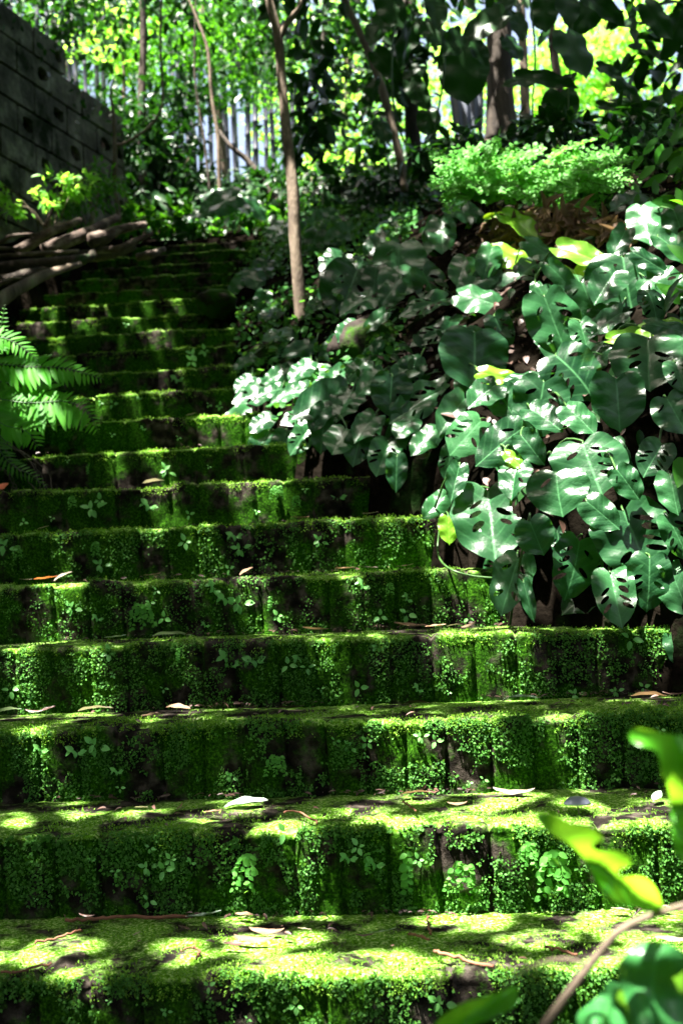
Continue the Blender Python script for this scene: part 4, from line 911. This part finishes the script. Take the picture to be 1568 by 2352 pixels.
b = at(0, 1010, 4.3); rt = thing('hanging_roots', 'tangle of thin dry roots hanging from the fern at the left edge', 'roots', b)
L_ = []
for pts in [[(-20, 1010), (50, 1035), (105, 1080), (120, 1130), (100, 1185)], [(-20, 1005), (60, 1050), (90, 1110), (92, 1170)], [(-20, 990), (30, 1060), (70, 1110), (110, 1160)], [(-30, 1060), (10, 1075), (35, 1110), (42, 1160)], [(-30, 1064), (20, 1090), (40, 1140)], [(0, 1000), (70, 1060), (98, 1100), (112, 1170)], [(-20, 1015), (20, 1040), (28, 1080)], [(-30, 1068), (15, 1086), (30, 1120), (38, 1150)]]:
    L_.append((spline([at(x, y, 4.25+rg.uniform(-.03, .03)) for x, y in pts], 20)+np.random.default_rng(int(pts[1][0])).normal(size=(21, 3))*.003, rg.uniform(.0012, .0028)))
tubes('root', L_, M['root'], rt, rel=b, n=5)
b = at(945, 1190, 3.95); rt = thing('hanging_roots', 'pair of bare wiry roots hanging in the shade above the seventh step', 'roots', b)
tubes('root', [(spline([at(x, y, 3.9) for x, y in p], 14), .0016) for p in ([(930, 1180), (948, 1230), (960, 1270), (975, 1305)], [(905, 1160), (925, 1200), (935, 1250), (938, 1290)], [(1010, 1220), (980, 1200), (975, 1230), (1000, 1260)])], M['root'], rt, rel=b, n=5)
b = at(1010, 1200, 3.5); rt = thing('vine_stem', 'green vine stem looping over the lip of the sixth step', 'vine', b)
tubes('stem', [(spline([at(x, y, Y) for x, y, Y in [(1010, 1200, 3.6), (1005, 1270, 3.55), (1030, 1305, 3.3), (1080, 1322, 3.27), (1135, 1328, 3.27)]], 18), .0028)], M['petiole'], rt, rel=b)

# ------------------------------------------------------------------ seedlings and sprigs on the risers
ORD = ['zeroth', 'lowest', 'second', 'third', 'fourth', 'fifth', 'sixth', 'seventh', 'eighth', 'ninth', 'tenth', 'eleventh', 'twelfth', 'thirteenth', 'fourteenth', 'fifteenth', 'sixteenth', 'seventeenth', 'eighteenth', 'nineteenth', 'twentieth']
def seedling_mesh(i):
    rng = np.random.default_rng(60+i); n = [3, 4, 3, 5, 7][i]; P, D = [], []
    for j in range(n):
        a = j*2*math.pi/n+rng.uniform(-.4, .4); d = np.array([math.cos(a), -.25, math.sin(a)*.9]); P.append(d*.12+np.array([rng.uniform(-.25, .25), 0, rng.uniform(-.3, .3)])*(i > 2)); D.append(d)
    V, F = scatter_data(T_oval(.62, .08, .15), np.array(P), np.array(D), np.tile([0, -1, .45], (n, 1))+rng.normal(size=(n, 3))*.25, rng.uniform(.42, .75, n))
    o = mesh_np('seedling', V, [F], M['seedling']); me = o.data; bpy.data.objects.remove(o); return me
def sprig_mesh(i):
    rng = np.random.default_rng(80+i); P, D, S = [], [], []; nb = [2, 1, 3][i]
    for q in range(nb):
        x0 = (q-(nb-1)/2)*.45
        for j in range(9):
            f = j/8; c = np.array([x0*(.4+.8*f), -.12-.12*math.sin(f*2.5), -f])
            for sg in (-1, 1): P.append(c+rng.normal(size=3)*.03); D.append([sg, -.2, -.5+rng.normal()*.4]); S.append(.27*(1-.35*f)*rng.uniform(.7, 1.2))
    n = len(P); V, F = scatter_data(T_oval(.8, .08, .25), np.array(P, float), np.array(D, float), np.tile([0, -1, .5], (n, 1))+rng.normal(size=(n, 3))*.45, np.array(S))
    o = mesh_np('sprig', V, [F], M['maiden']); me = o.data; bpy.data.objects.remove(o); return me
SM = [seedling_mesh(i) for i in range(5)]; SG = [sprig_mesh(i) for i in range(3)]
SEED = {1: [(680, 2310, 34, 1), (1010, 2300, 40, 3), (480, 2265, 22, 2), (570, 2340, 20, 0), (380, 2322, 18, 3), (1180, 2300, 26, 4), (250, 2300, 14, 0)],
 2: [(345, 1947, 26, 0), (265, 2002, 24, 0), (338, 1990, 30, 3), (378, 1998, 30, 2), (392, 1975, 26, 1), (342, 2068, 30, 0), (440, 1980, 18, 4), (82, 2065, 12, 0), (655, 1912, 34, 2), (800, 1972, 26, 4), (822, 1945, 30, 1), (860, 1985, 34, 4), (575, 2000, 80, 10), (935, 1995, 80, 11), (1062, 2010, 66, 12), (1212, 1965, 60, 10), (1272, 2000, 100, 10), (845, 1982, 50, 11), (1155, 2008, 16, 0), (960, 1975, 26, 1), (700, 2005, 14, 0), (212, 1975, 16, 4)],
 3: [(95, 1722, 26, 4), (220, 1708, 44, 3), (175, 1728, 32, 4), (270, 1772, 22, 4), (276, 1810, 20, 0), (530, 1782, 18, 3), (635, 1755, 44, 12), (770, 1700, 22, 0), (802, 1712, 26, 3), (842, 1705, 26, 1), (1000, 1702, 26, 2), (1110, 1790, 18, 0), (1078, 1797, 14, 0), (1515, 1675, 22, 0), (965, 1690, 24, 3), (840, 1735, 16, 0), (40, 1735, 14, 0), (1340, 1720, 12, 2)],
 4: [(25, 1585, 40, 0), (72, 1606, 22, 3), (250, 1500, 30, 1), (412, 1505, 36, 11), (525, 1518, 40, 4), (585, 1518, 34, 4), (662, 1528, 28, 2), (705, 1533, 30, 0), (690, 1512, 30, 4), (736, 1582, 18, 0), (1030, 1590, 12, 0), (825, 1580, 30, 2), (960, 1583, 22, 4), (1447, 1467, 42, 0), (1412, 1586, 20, 3), (1477, 1578, 20, 2), (376, 1582, 18, 0), (90, 1553, 16, 0), (260, 1550, 16, 1), (1320, 1592, 22, 3), (870, 1490, 22, 4)],
 5: [(325, 1412, 60, 12), (345, 1384, 18, 0), (378, 1420, 26, 2), (490, 1353, 30, 4), (520, 1378, 34, 4), (548, 1382, 34, 3), (622, 1385, 34, 11), (638, 1415, 24, 1), (895, 1352, 26, 10), (935, 1410, 36, 0), (872, 1416, 24, 2), (167, 1393, 26, 3), (225, 1421, 20, 4), (472, 1436, 16, 4), (833, 1345, 24, 4), (1075, 1420, 20, 2), (360, 1357, 18, 0), (935, 1375, 20, 4)],
 6: [(14, 1252, 30, 3), (40, 1268, 30, 10), (190, 1255, 14, 0), (222, 1258, 30, 10), (232, 1295, 26, 3), (288, 1277, 12, 0), (425, 1245, 26, 1), (540, 1232, 30, 4), (550, 1258, 32, 3), (490, 1310, 12, 0), (527, 1307, 20, 2), (733, 1240, 26, 3), (640, 1320, 14, 4)],
 7: [(165, 1152, 26, 10), (212, 1165, 40, 3), (230, 1150, 24, 1), (342, 1163, 34, 4), (120, 1190, 14, 0), (636, 1128, 26, 12), (680, 1150, 26, 10), (778, 1142, 26, 4), (435, 1182, 16, 2), (590, 1175, 14, 0), (700, 1125, 14, 0), (55, 1200, 16, 2)],
 8: [(383, 1078, 30, 3), (205, 1075, 22, 11), (155, 1058, 12, 0), (480, 1072, 12, 0)],
 9: [(258, 998, 14, 0), (410, 1005, 12, 0), (330, 985, 12, 4)], 10: [(260, 928, 18, 2), (322, 915, 12, 4), (480, 930, 14, 0), (505, 933, 14, 1), (232, 925, 14, 0)], 11: [(408, 872, 22, 4), (440, 830, 24, 1)], 12: [(445, 812, 26, 3), (470, 805, 20, 1)], 14: [(290, 745, 14, 0)]}
for k, lst in SEED.items():
    V, P_ = STEPV[k]; 
    for kind in (0, 1):
        sub = sorted([s for s in lst if (s[3] >= 10) == bool(kind)])
        for c, (px, py, sz, ty) in enumerate(sub):
            Y = D0+k*RUN-.006; p = at(px, py, Y); s = sz*Y/FPX; me = SG[ty-10] if ty >= 10 else SM[ty]
            if k in (1, 2) and py < Z0: pass
            o = link('fern_sprig' if kind else 'seedling', me); o.location = [float(q) for q in p]
            rr = random.Random(int(px+py)); o.scale = (s*rr.uniform(.85, 1.1),)*3; o.rotation_euler = (rr.uniform(-.2, .2), rr.uniform(-.5, .5) if not kind else rr.uniform(-.15, .15), rr.uniform(-.3, .3))
            if kind: o.location.z += s*.45
            pos_ = 'the only one there' if len(sub) == 1 else f'number {c+1} from the left'
            if kind: tag(o, f'small hanging maidenhair sprig on the face of the {ORD[k]} step, {pos_}', 'fern sprig', 'little ferns growing on the faces of the steps')
            else: tag(o, f'tiny green seedling sprouting from the face of the {ORD[k]} step, {pos_}', 'seedling', 'seedlings growing on the faces of the steps')

# ------------------------------------------------------------------ fallen leaves
def dead_mesh(i):
    w_, curl, bend = [(.36, .35, .12), (.32, .8, .22), (.42, .25, -.25), (.28, .3, .2), (.6, .3, .08)][i]
    ny_, nx_ = 14, 7; V, F = [], []
    for j in range(ny_):
        y = j/(ny_-1); q = math.sin(math.pi*y**.85)**.75 if 0 < y < 1 else 0.02
        for a in range(nx_):
            x = (a/(nx_-1)-.5)*2; ang = x*curl*1.3; X = w_*q*.5*(math.sin(ang)/max(curl*1.3, .01)); Z = w_*q*.5*(1-math.cos(ang))/max(curl*1.3, .01)*(1 if i != 1 else -1)
            V.append((X+.02*math.sin(y*9+i), y-.5, Z+bend*(y-.5)**2*.8+.012*math.sin(x*5+y*14)))
    for j in range(ny_-1):
        for a in range(nx_-1): b_ = j*nx_+a; F.append((b_, b_+1, b_+nx_+1, b_+nx_))
    return np.array(V), np.array(F)
DM = {}
def dead(i, mat):
    if (i, mat) not in DM:
        V, F = dead_mesh(i); o = mesh_np('fallen_leaf', V, [F], M[mat]); DM[(i, mat)] = o.data; bpy.data.objects.remove(o)
    return DM[(i, mat)]
FL = [(1, 585, 2172, 88, 'dry', 1, 80, 'curled brown'), (1, 613, 2153, 76, 'dry', 1, 95, 'arched tan and brown'), (1, 468, 2114, 78, 'greyleaf', 3, 85, 'slender green'), (1, 562, 2116, 50, 'dry', 0, 120, 'folded tan'),
 (1, 425, 2150, 46, 'dryd', 0, 130, 'dark brown'), (1, 700, 2152, 30, 'pale', 0, 100, 'small pale'), (1, 315, 2163, 18, 'pale', 4, 60, 'tiny whitish'), (1, 880, 2158, 56, 'greyleaf', 3, 80, 'narrow grey-green'), (1, 838, 2165, 40, 'dryd', 1, 85, 'narrow blackish brown'), (1, 1544, 2178, 70, 'pale', 3, 100, 'long white'), (1, 200, 2110, 34, 'dryd', 1, 90, 'short dark'),
 (1, 545, 2188, 60, 'dryd', 3, 88, 'thin dark'), (1, 1425, 2100, 40, 'pale', 0, 100, 'broken white'),
 (2, 565, 1856, 96, 'greyleaf', 2, 85, 'broad grey'), (2, 325, 1870, 30, 'pale', 4, 90, 'small beige'), (2, 490, 1880, 44, 'dry', 0, 95, 'thin beige'), (2, 956, 1834, 70, 'dry', 2, 92, 'broad brown'), (2, 1180, 1830, 88, 'pale', 1, 95, 'long pale beige'),
 (2, 1509, 1844, 36, 'greyleaf', 4, 30, 'round olive'), (2, 1050, 1860, 44, 'dry', 1, 75, 'small curled brown'), (2, 1002, 1848, 34, 'greyleaf', 1, 110, 'small green-brown'), (2, 640, 1868, 30, 'dry', 3, 100, 'small orange-brown'), (2, 415, 1868, 26, 'dry', 3, 20, 'thin upright tan'),
 (3, 15, 1636, 66, 'greyleaf', 2, 85, 'broad grey-green'), (3, 220, 1637, 80, 'pale', 2, 92, 'large pale'), (3, 80, 1645, 44, 'dryd', 1, 100, 'dark mauve'), (3, 108, 1642, 40, 'dryd', 0, 60, 'dark brown upright'), (3, 410, 1636, 56, 'dry', 2, 94, 'bowed beige'), (3, 350, 1656, 48, 'dry', 0, 85, 'thin pinkish tan'),
 (3, 572, 1638, 42, 'dry', 3, 100, 'thin orange'), (3, 665, 1638, 60, 'dryd', 0, 85, 'wrinkled mauve'), (3, 1194, 1614, 74, 'greyleaf', 2, 88, 'glossy green'), (3, 959, 1626, 58, 'dryd', 2, 92, 'reddish brown'), (3, 1489, 1608, 74, 'dry', 2, 95, 'pinkish beige'), (3, 1545, 1606, 44, 'dryd', 1, 85, 'dark curled'), (3, 1510, 1622, 70, 'dry', 3, 86, 'narrow pale tan'),
 (4, 400, 1466, 92, 'greyleaf', 2, 90, 'large grey-green'), (4, 120, 1463, 50, 'dryd', 0, 50, 'dark mauve upright'), (4, 944, 1448, 74, 'dry', 3, 84, 'long tan'), (4, 1044, 1447, 34, 'pale', 2, 95, 'small white'), (4, 1000, 1443, 46, 'dry', 0, 75, 'thin tan'), (4, 725, 1450, 56, 'dry', 3, 88, 'narrow brown'), (4, 1075, 1440, 36, 'dry', 1, 60, 'raised tan'), (4, 265, 1468, 50, 'greyleaf', 0, 92, 'narrow green'),
 (5, 145, 1326, 46, 'pale', 2, 60, 'bright white'), (5, 105, 1333, 54, 'red', 0, 92, 'orange-red'), (5, 565, 1315, 38, 'dry', 2, 50, 'raised beige'), (5, 845, 1312, 42, 'pale', 3, 92, 'pale'), (5, 792, 1313, 44, 'dry', 0, 88, 'pinkish'), (5, 930, 1310, 38, 'dry', 3, 94, 'thin beige'), (5, 350, 1325, 40, 'dry', 3, 90, 'thin brown'), (5, 60, 1336, 30, 'pale', 3, 92, 'small whitish'),
 (6, 100, 1216, 26, 'pale', 4, 70, 'small grey'), (6, 690, 1203, 40, 'dry', 3, 90, 'thin tan'), (6, 850, 1190, 34, 'pale', 3, 80, 'pale narrow'), (7, 352, 1113, 48, 'pale', 2, 88, 'white curled'), (9, 440, 963, 26, 'pale', 0, 70, 'small pale'), (7, 2, 1160, 50, 'red', 4, 20, 'round red')]
used_l = set()
for (k, px, py, L, mat, i, ang, col) in FL:
    v = ray(px, py); zt = Z0+k*RISE; Yk = D0+k*RUN; Y = zt/v[2] if abs(v[2]) > .004 else 99
    Y = min(max(Y, Yk+.02), Yk+RUN-.03); 
    if not (Yk < zt/v[2] < Yk+RUN): Y = Yk+.035
    p = v*Y; p[2] = max(p[2], zt+.008) if k < 6 else zt+.014
    me = dead(i, mat); o = link('fallen_leaf', me); o.location = [float(c) for c in p]; s = L*Y/FPX*1.06; o.scale = (s, s, s*1.1)
    rr = random.Random(px); o.rotation_euler = (rr.uniform(-.12, .12)+(.35 if ang < 75 else 0), rr.uniform(-.3, .3), math.radians(-ang)+rr.uniform(-.1, .1))
    o.location.z += .006
    where = 'at the far left end' if px < 30 else ('near the left end' if px < 450 else ('near the middle' if px < 1000 else 'toward the right end'))
    lab = f'{col} fallen leaf on the {ORD[k]} step, {where}'
    tag(o, lab, 'fallen leaf', 'fallen leaves scattered on the treads')
def litter():
    rng = np.random.default_rng(77); P, D, N, S = [], [], [], []
    for k in range(1, 9):
        n = 260 if k < 4 else 120; xl = float(at(-30, 1200, D0+k*RUN)[0]); xr = float(toe(D0+(k+1)*RUN)); X = rng.uniform(xl, xr, n)
        back = rng.random(n) < .62; y = np.where(back, RUN-.012-.03*rng.random(n)**2, rng.uniform(.02, RUN-.02, n)); cl = fbm(X*5, y*5+k*3, X*0, 2, 91) > -.08; m = int(cl.sum())
        P.append(np.stack([X[cl], D0+k*RUN+y[cl], np.full(m, Z0+k*RISE+.010)+rng.random(m)*.006], 1)); D.append(np.stack([rng.normal(size=m), rng.normal(size=m)*.7, rng.normal(size=m)*.12], 1)); N.append(np.array([0, -.2, 1])+rng.normal(size=(m, 3))*.45); S.append(rng.uniform(.005, .022, m))
    return scatter('leaf_crumbs', T_oval(.36, .1, .25), np.concatenate(P), np.concatenate(D), np.concatenate(N), np.concatenate(S), M['dryd'])
tag(litter(), 'crumbs of dark rotting leaf gathered at the back of the lower treads', 'leaf litter', None, 'stuff')
def twig(label, k, pts, r=.0022):
    P = []
    for px, py in pts:
        v = ray(px, py); zt = Z0+k*RISE+.008; Yk = D0+k*RUN; Y = zt/v[2]; Y = min(max(Y, Yk), Yk+RUN-.01); q = v*Y; q[2] = zt+.004; P.append(q)
    P = spline(P, 16)+np.random.default_rng(int(pts[0][0])).normal(size=(17, 3))*.0012; b = P[0].copy()
    o = tube('twig', P, r, M['twig'], None, 6, .3, rel=b); o.location = [float(c) for c in b]; tag(o, label, 'twig', 'dead twigs lying on the lowest steps')
twig('long curved reddish twig at the left corner of the lowest step', 1, [(5, 2260), (40, 2238), (80, 2226), (120, 2218)])
twig('brown twig lying slanted near the left of the lowest step', 1, [(80, 2172), (120, 2162), (160, 2150), (190, 2142)])
twig('bent orange twig casting a loop in the sun patch on the lowest step', 1, [(415, 2188), (440, 2182), (458, 2190), (450, 2208)], .002)
twig('reddish twig near the middle right of the lowest step', 1, [(995, 2190), (1030, 2200), (1080, 2215), (1130, 2225)], .003)
twig('short brown twig toward the right of the lowest step', 1, [(1252, 2182), (1285, 2186), (1325, 2200)], .0025)
twig('thin upright-looking brown twig in the sunny middle of the lowest step', 1, [(985, 2110), (982, 2130), (990, 2150)], .002)
twig('pale pink twig close to the back of the lowest step', 1, [(940, 2150), (960, 2155), (985, 2163)], .0022)
twig('dark root lying along the back of the lowest step', 1, [(150, 2118), (220, 2114), (280, 2112), (430, 2110)], .0035)
twig('orange fern-like twig on the second step near its middle', 2, [(650, 1872), (680, 1868), (705, 1880), (730, 1895)], .002)
twig('small brown twig on the second step beside the broad brown leaf', 2, [(925, 1845), (940, 1855), (955, 1868)], .002)
# mushroom
def mushroom():
    v = ray(1325, 1868); zt = Z0+2*RISE; p = v*(zt/v[2]); s = 1/FPX*p[1]; prof = [(0, 30), (9, 29.5), (18, 27.5), (25, 24), (29, 20), (30, 17.5), (27, 17.5), (20, 19), (10, 20), (3, 20)]
    V, F = [], []; n = 28
    for r, z in prof:
        for i in range(n):
            a = 2*math.pi*i/n; q = 1+.06*math.sin(a*3+r*.1); V.append((r*s*q*math.cos(a), r*s*q*math.sin(a), z*s*1.25+.3*s*math.sin(a*8)*(r > 20)))
    for j in range(len(prof)-1):
        for i in range(n): F.append((j*n+i, j*n+(i+1) % n, (j+1)*n+(i+1) % n, (j+1)*n+i))
    t = thing('mushroom', 'small grey-blue mushroom standing on the second step toward the right', 'mushroom', p)
    mesh_np('cap', V, [np.array(F)], M['mush'], t)
    tube('stalk', [[4*s, 0, -.004], [2*s, 0, 12*s], [0, 0, 26*s]], [1.8*s, 1.5*s, 1.5*s], M['pale'], t, 8)
mushroom()

# ------------------------------------------------------------------ foreground branch
def px_leaf(name, pts, Y, bend, mat, parent, rel, axis, seed, zdep=0):
    pts = [(float(x), float(y)) for x, y in pts]
    n = len(pts); fine = []
    for i in range(n):
        a, b_ = np.array(pts[i]), np.array(pts[(i+1) % n]); m = max(1, int(np.linalg.norm(b_-a)/14))
        for q in range(m): fine.append(tuple(a+(b_-a)*q/m))
    f2 = np.array(fine); f2 = (np.roll(f2, 1, 0)+2*f2+np.roll(f2, -1, 0))/4; fine = [tuple(p) for p in f2]
    vs = [Vector(p) for p in fine]; es = [(i, (i+1) % len(fine)) for i in range(len(fine))]
    xs, ys = f2[:, 0], f2[:, 1]
    for x in np.arange(xs.min(), xs.max(), 13):
        for y in np.arange(ys.min(), ys.max(), 13):
            if inpoly((x, y), fine): vs.append(Vector((x, y)))
    r = delaunay_2d_cdt(vs, es, [], 0, 1e-4); F = [list(f) for f in r[2] if inpoly((sum(r[0][q].x for q in f)/3, sum(r[0][q].y for q in f)/3), fine)]
    a0, a1 = np.array(axis[0], float), np.array(axis[1], float); ax = (a1-a0); Ln = np.linalg.norm(ax); ax /= Ln; ac = np.array([-ax[1], ax[0]])
    V, UV = [], []
    for v in r[0]:
        q = np.array([v.x, v.y])-a0; t = q@ax/Ln; c = q@ac/Ln
        dep = bend[0]*abs(c)+bend[1]*t*t+bend[2]*t+.010*math.sin(t*11+seed)+.008*math.sin(c*16+t*5)
        V.append(at(v.x, v.y, Y+dep)-rel); UV.append((c, t))
    return mesh_np(name, V, [np.array(F)], mat, parent, uv=UV)
z6 = lambda L: [(1225+.3055*x, 1633+.3055*y) for x, y in L]
FGY = 1.0
b = at(1250, 2400, FGY); fg = thing('leafy_branch', 'out-of-focus thorny-leaved branch crossing the lower right corner close by', 'branch', b)
px_leaf('leaf', z6([(0, 765), (60, 755), (150, 770), (230, 815), (262, 845), (330, 842), (410, 852), (440, 885), (470, 900), (540, 960), (500, 985), (410, 992), (430, 1040), (540, 1062), (650, 1048), (710, 1070), (735, 1130), (740, 1182), (650, 1178), (600, 1205), (640, 1255), (800, 1235), (880, 1280), (940, 1370), (970, 1480), (1020, 1550), (960, 1555), (880, 1510), (780, 1475), (700, 1480), (600, 1430), (490, 1350), (470, 1280), (380, 1110), (300, 1020), (160, 940), (40, 850)]),
        FGY, (-.14, .02, -.10), M['fg'], fg, b, ((1535, 2108), (1225, 1868)), 1)
px_leaf('leaf', z6([(700, 180), (720, 130), (800, 110), (870, 150), (1000, 168), (1123, 190), (1400, 240), (1500, 700), (1400, 1150), (1180, 1230), (1120, 1150), (1060, 1040), (1035, 950), (1020, 600), (960, 480), (930, 290), (800, 262), (720, 250)]), FGY-.05, (.12, .0, -.05), M['fg'], fg, b, ((1640, 2010), (1560, 1690)), 2)
px_leaf('leaf', z6([(760, 1750), (830, 1730), (920, 1720), (1050, 1760), (1140, 1820), (1300, 1900), (1350, 2300), (1300, 2600), (720, 2600), (735, 2350), (690, 2180), (640, 2000), (620, 1920), (700, 1820)]), FGY-.02, (.12, .03, -.04), M['fgd'], fg, b, ((1510, 2150), (1480, 2440)), 3)
px_leaf('leaf', z6([(430, 2170), (500, 2150), (560, 2010), (640, 2040), (700, 2100), (740, 2250), (735, 2400), (650, 2550), (320, 2550), (320, 2250), (400, 2240)]), FGY+.03, (.10, .02, -.05), M['fgd'], fg, b, ((1425, 2240), (1350, 2420)), 4)
px_leaf('leaf', [(784+.5*x, 1764+.5*y) for x, y in [(560, 1075), (620, 1060), (700, 1040), (760, 1010), (800, 985), (815, 1040), (805, 1100), (740, 1130), (660, 1160), (520, 1230), (380, 1260), (420, 1180), (500, 1110)]], FGY-.02, (-.1, .02, -.05), M['fg'], fg, b, ((1190, 2265), (980, 2380)), 5)
s1 = FGY/FPX
tube('stem', spline([at(1215, 2400, FGY), at(1290, 2300, FGY), at(1355, 2215, FGY), at(1420, 2140, FGY), at(1490, 2105, FGY), at(1620, 2065, FGY-.03)], 26), np.linspace(11*s1, 6.5*s1, 27), M['bark'], fg, 10, .15, 3, rel=b)
tube('side_twig', spline([at(1352, 2218, FGY), at(1300, 2203, FGY), at(1240, 2212, FGY), at(1180, 2245, FGY), at(1150, 2280, FGY)], 16), np.linspace(5*s1, 2.5*s1, 17), M['bark'], fg, 8, .1, 3, rel=b)
for x, y, r in [(1250, 1885, .03), (1290, 1915, .03), (1340, 1960, .03), (1400, 2010, .03), (1450, 2050, .03), (1480, 1700, .03), (1540, 1760, .04), (1550, 1850, .04), (1540, 1720, .03), (1400, 2150, .01), (1440, 2130, .01), (1500, 1712, .02), (1560, 1800, .02)]: BEAMS.append((at(x, y, FGY), r))

# ------------------------------------------------------------------ unseen canopy added overhead for dappled shade, gaps cut for sunbeams
CG = 'unseen tall trees added to shade the stairs'
def added_shade_tree(label, base, top, blobs, seed, size=.15):
    b = np.array(base, float); t = thing('added_shade_tree', label, 'tree', b, CG)
    tube('trunk', spline([b, (b+np.array(top))/2+np.array([.15, .1, 0]), np.array(top, float)], 18), np.linspace(.17, .08, 19), M['barkd'], t, 12, .3, seed, rel=b)
    L_ = []
    for c, r, n in blobs: L_.append((spline([np.array(top, float)-np.array([0, 0, .6]), (np.array(top)+np.array(c))/2+np.array([0, 0, .2]), np.array(c, float)], 8), .04))
    tubes('branch', L_, M['barkd'], t, rel=b, n=6)
    foliage(blobs, size, M['canopy'], t, b, seed, T_diamond(.55, .1), carve=True)
DEN = 2.6
def bl_(x, y, z, rx, ry, rz, n): return ((x, y, z), (rx, ry, rz), int(n*DEN))
added_shade_tree('unseen tall tree added left of the steps, its crown spread to shade them', (-3.9, 3.2, .0), (-2.8, 2.6, 4.2), [bl_(-1.3, .9, 3.3, 2.0, 1.7, .35, 6500), bl_(-2.4, 3.8, 4.1, 1.9, 1.9, .4, 6500), bl_(-4.4, 2.5, 4.0, 1.8, 2.8, 1.3, 4500), bl_(-4.6, 1.5, 2.0, 1.3, 3.0, 1.6, 4000)], 51, .105)
added_shade_tree('unseen tall tree added behind the viewer, its wide crown blocking sky light', (-2.6, -2.6, -1.8), (-1.6, -1.8, 4.3), [bl_(-.8, -1.0, 3.9, 2.6, 1.8, .5, 6000), bl_(-3.2, -2.2, 3.6, 2.2, 2.0, 1.2, 3500), bl_(-1.0, -4.0, 1.0, 4.0, 1.0, 2.4, 8000)], 52, .14)
added_shade_tree('unseen tall tree added on the right bank, its boughs shading the monsteras', (3.8, 3.0, 1.2), (2.9, 2.6, 4.3), [bl_(.9, 1.4, 3.7, 1.6, 1.8, .4, 5500), bl_(.3, 3.9, 4.5, 1.8, 1.7, .4, 4500), bl_(3.2, 1.8, 3.8, 1.6, 2.6, 1.0, 4000), bl_(3.6, -.5, 1.6, 1.2, 2.6, 2.0, 4500), bl_(1.3, 6.5, 5.3, 2.0, 1.5, .4, 5000), bl_(3.6, 5.0, 4.0, 1.2, 2.2, 1.4, 3500)], 53, .105)
added_shade_tree('unseen tall tree added beside the log pile, its flat crown shading the upper steps', (-4.3, 8.2, 2.3), (-3.5, 7.0, 5.4), [bl_(-2.9, 6.4, 5.2, 1.9, 1.7, .4, 6000), bl_(-1.0, 6.6, 5.3, 1.7, 1.5, .35, 4500), bl_(-4.6, 6.0, 4.2, 1.3, 2.4, 1.4, 4500)], 54, .11)
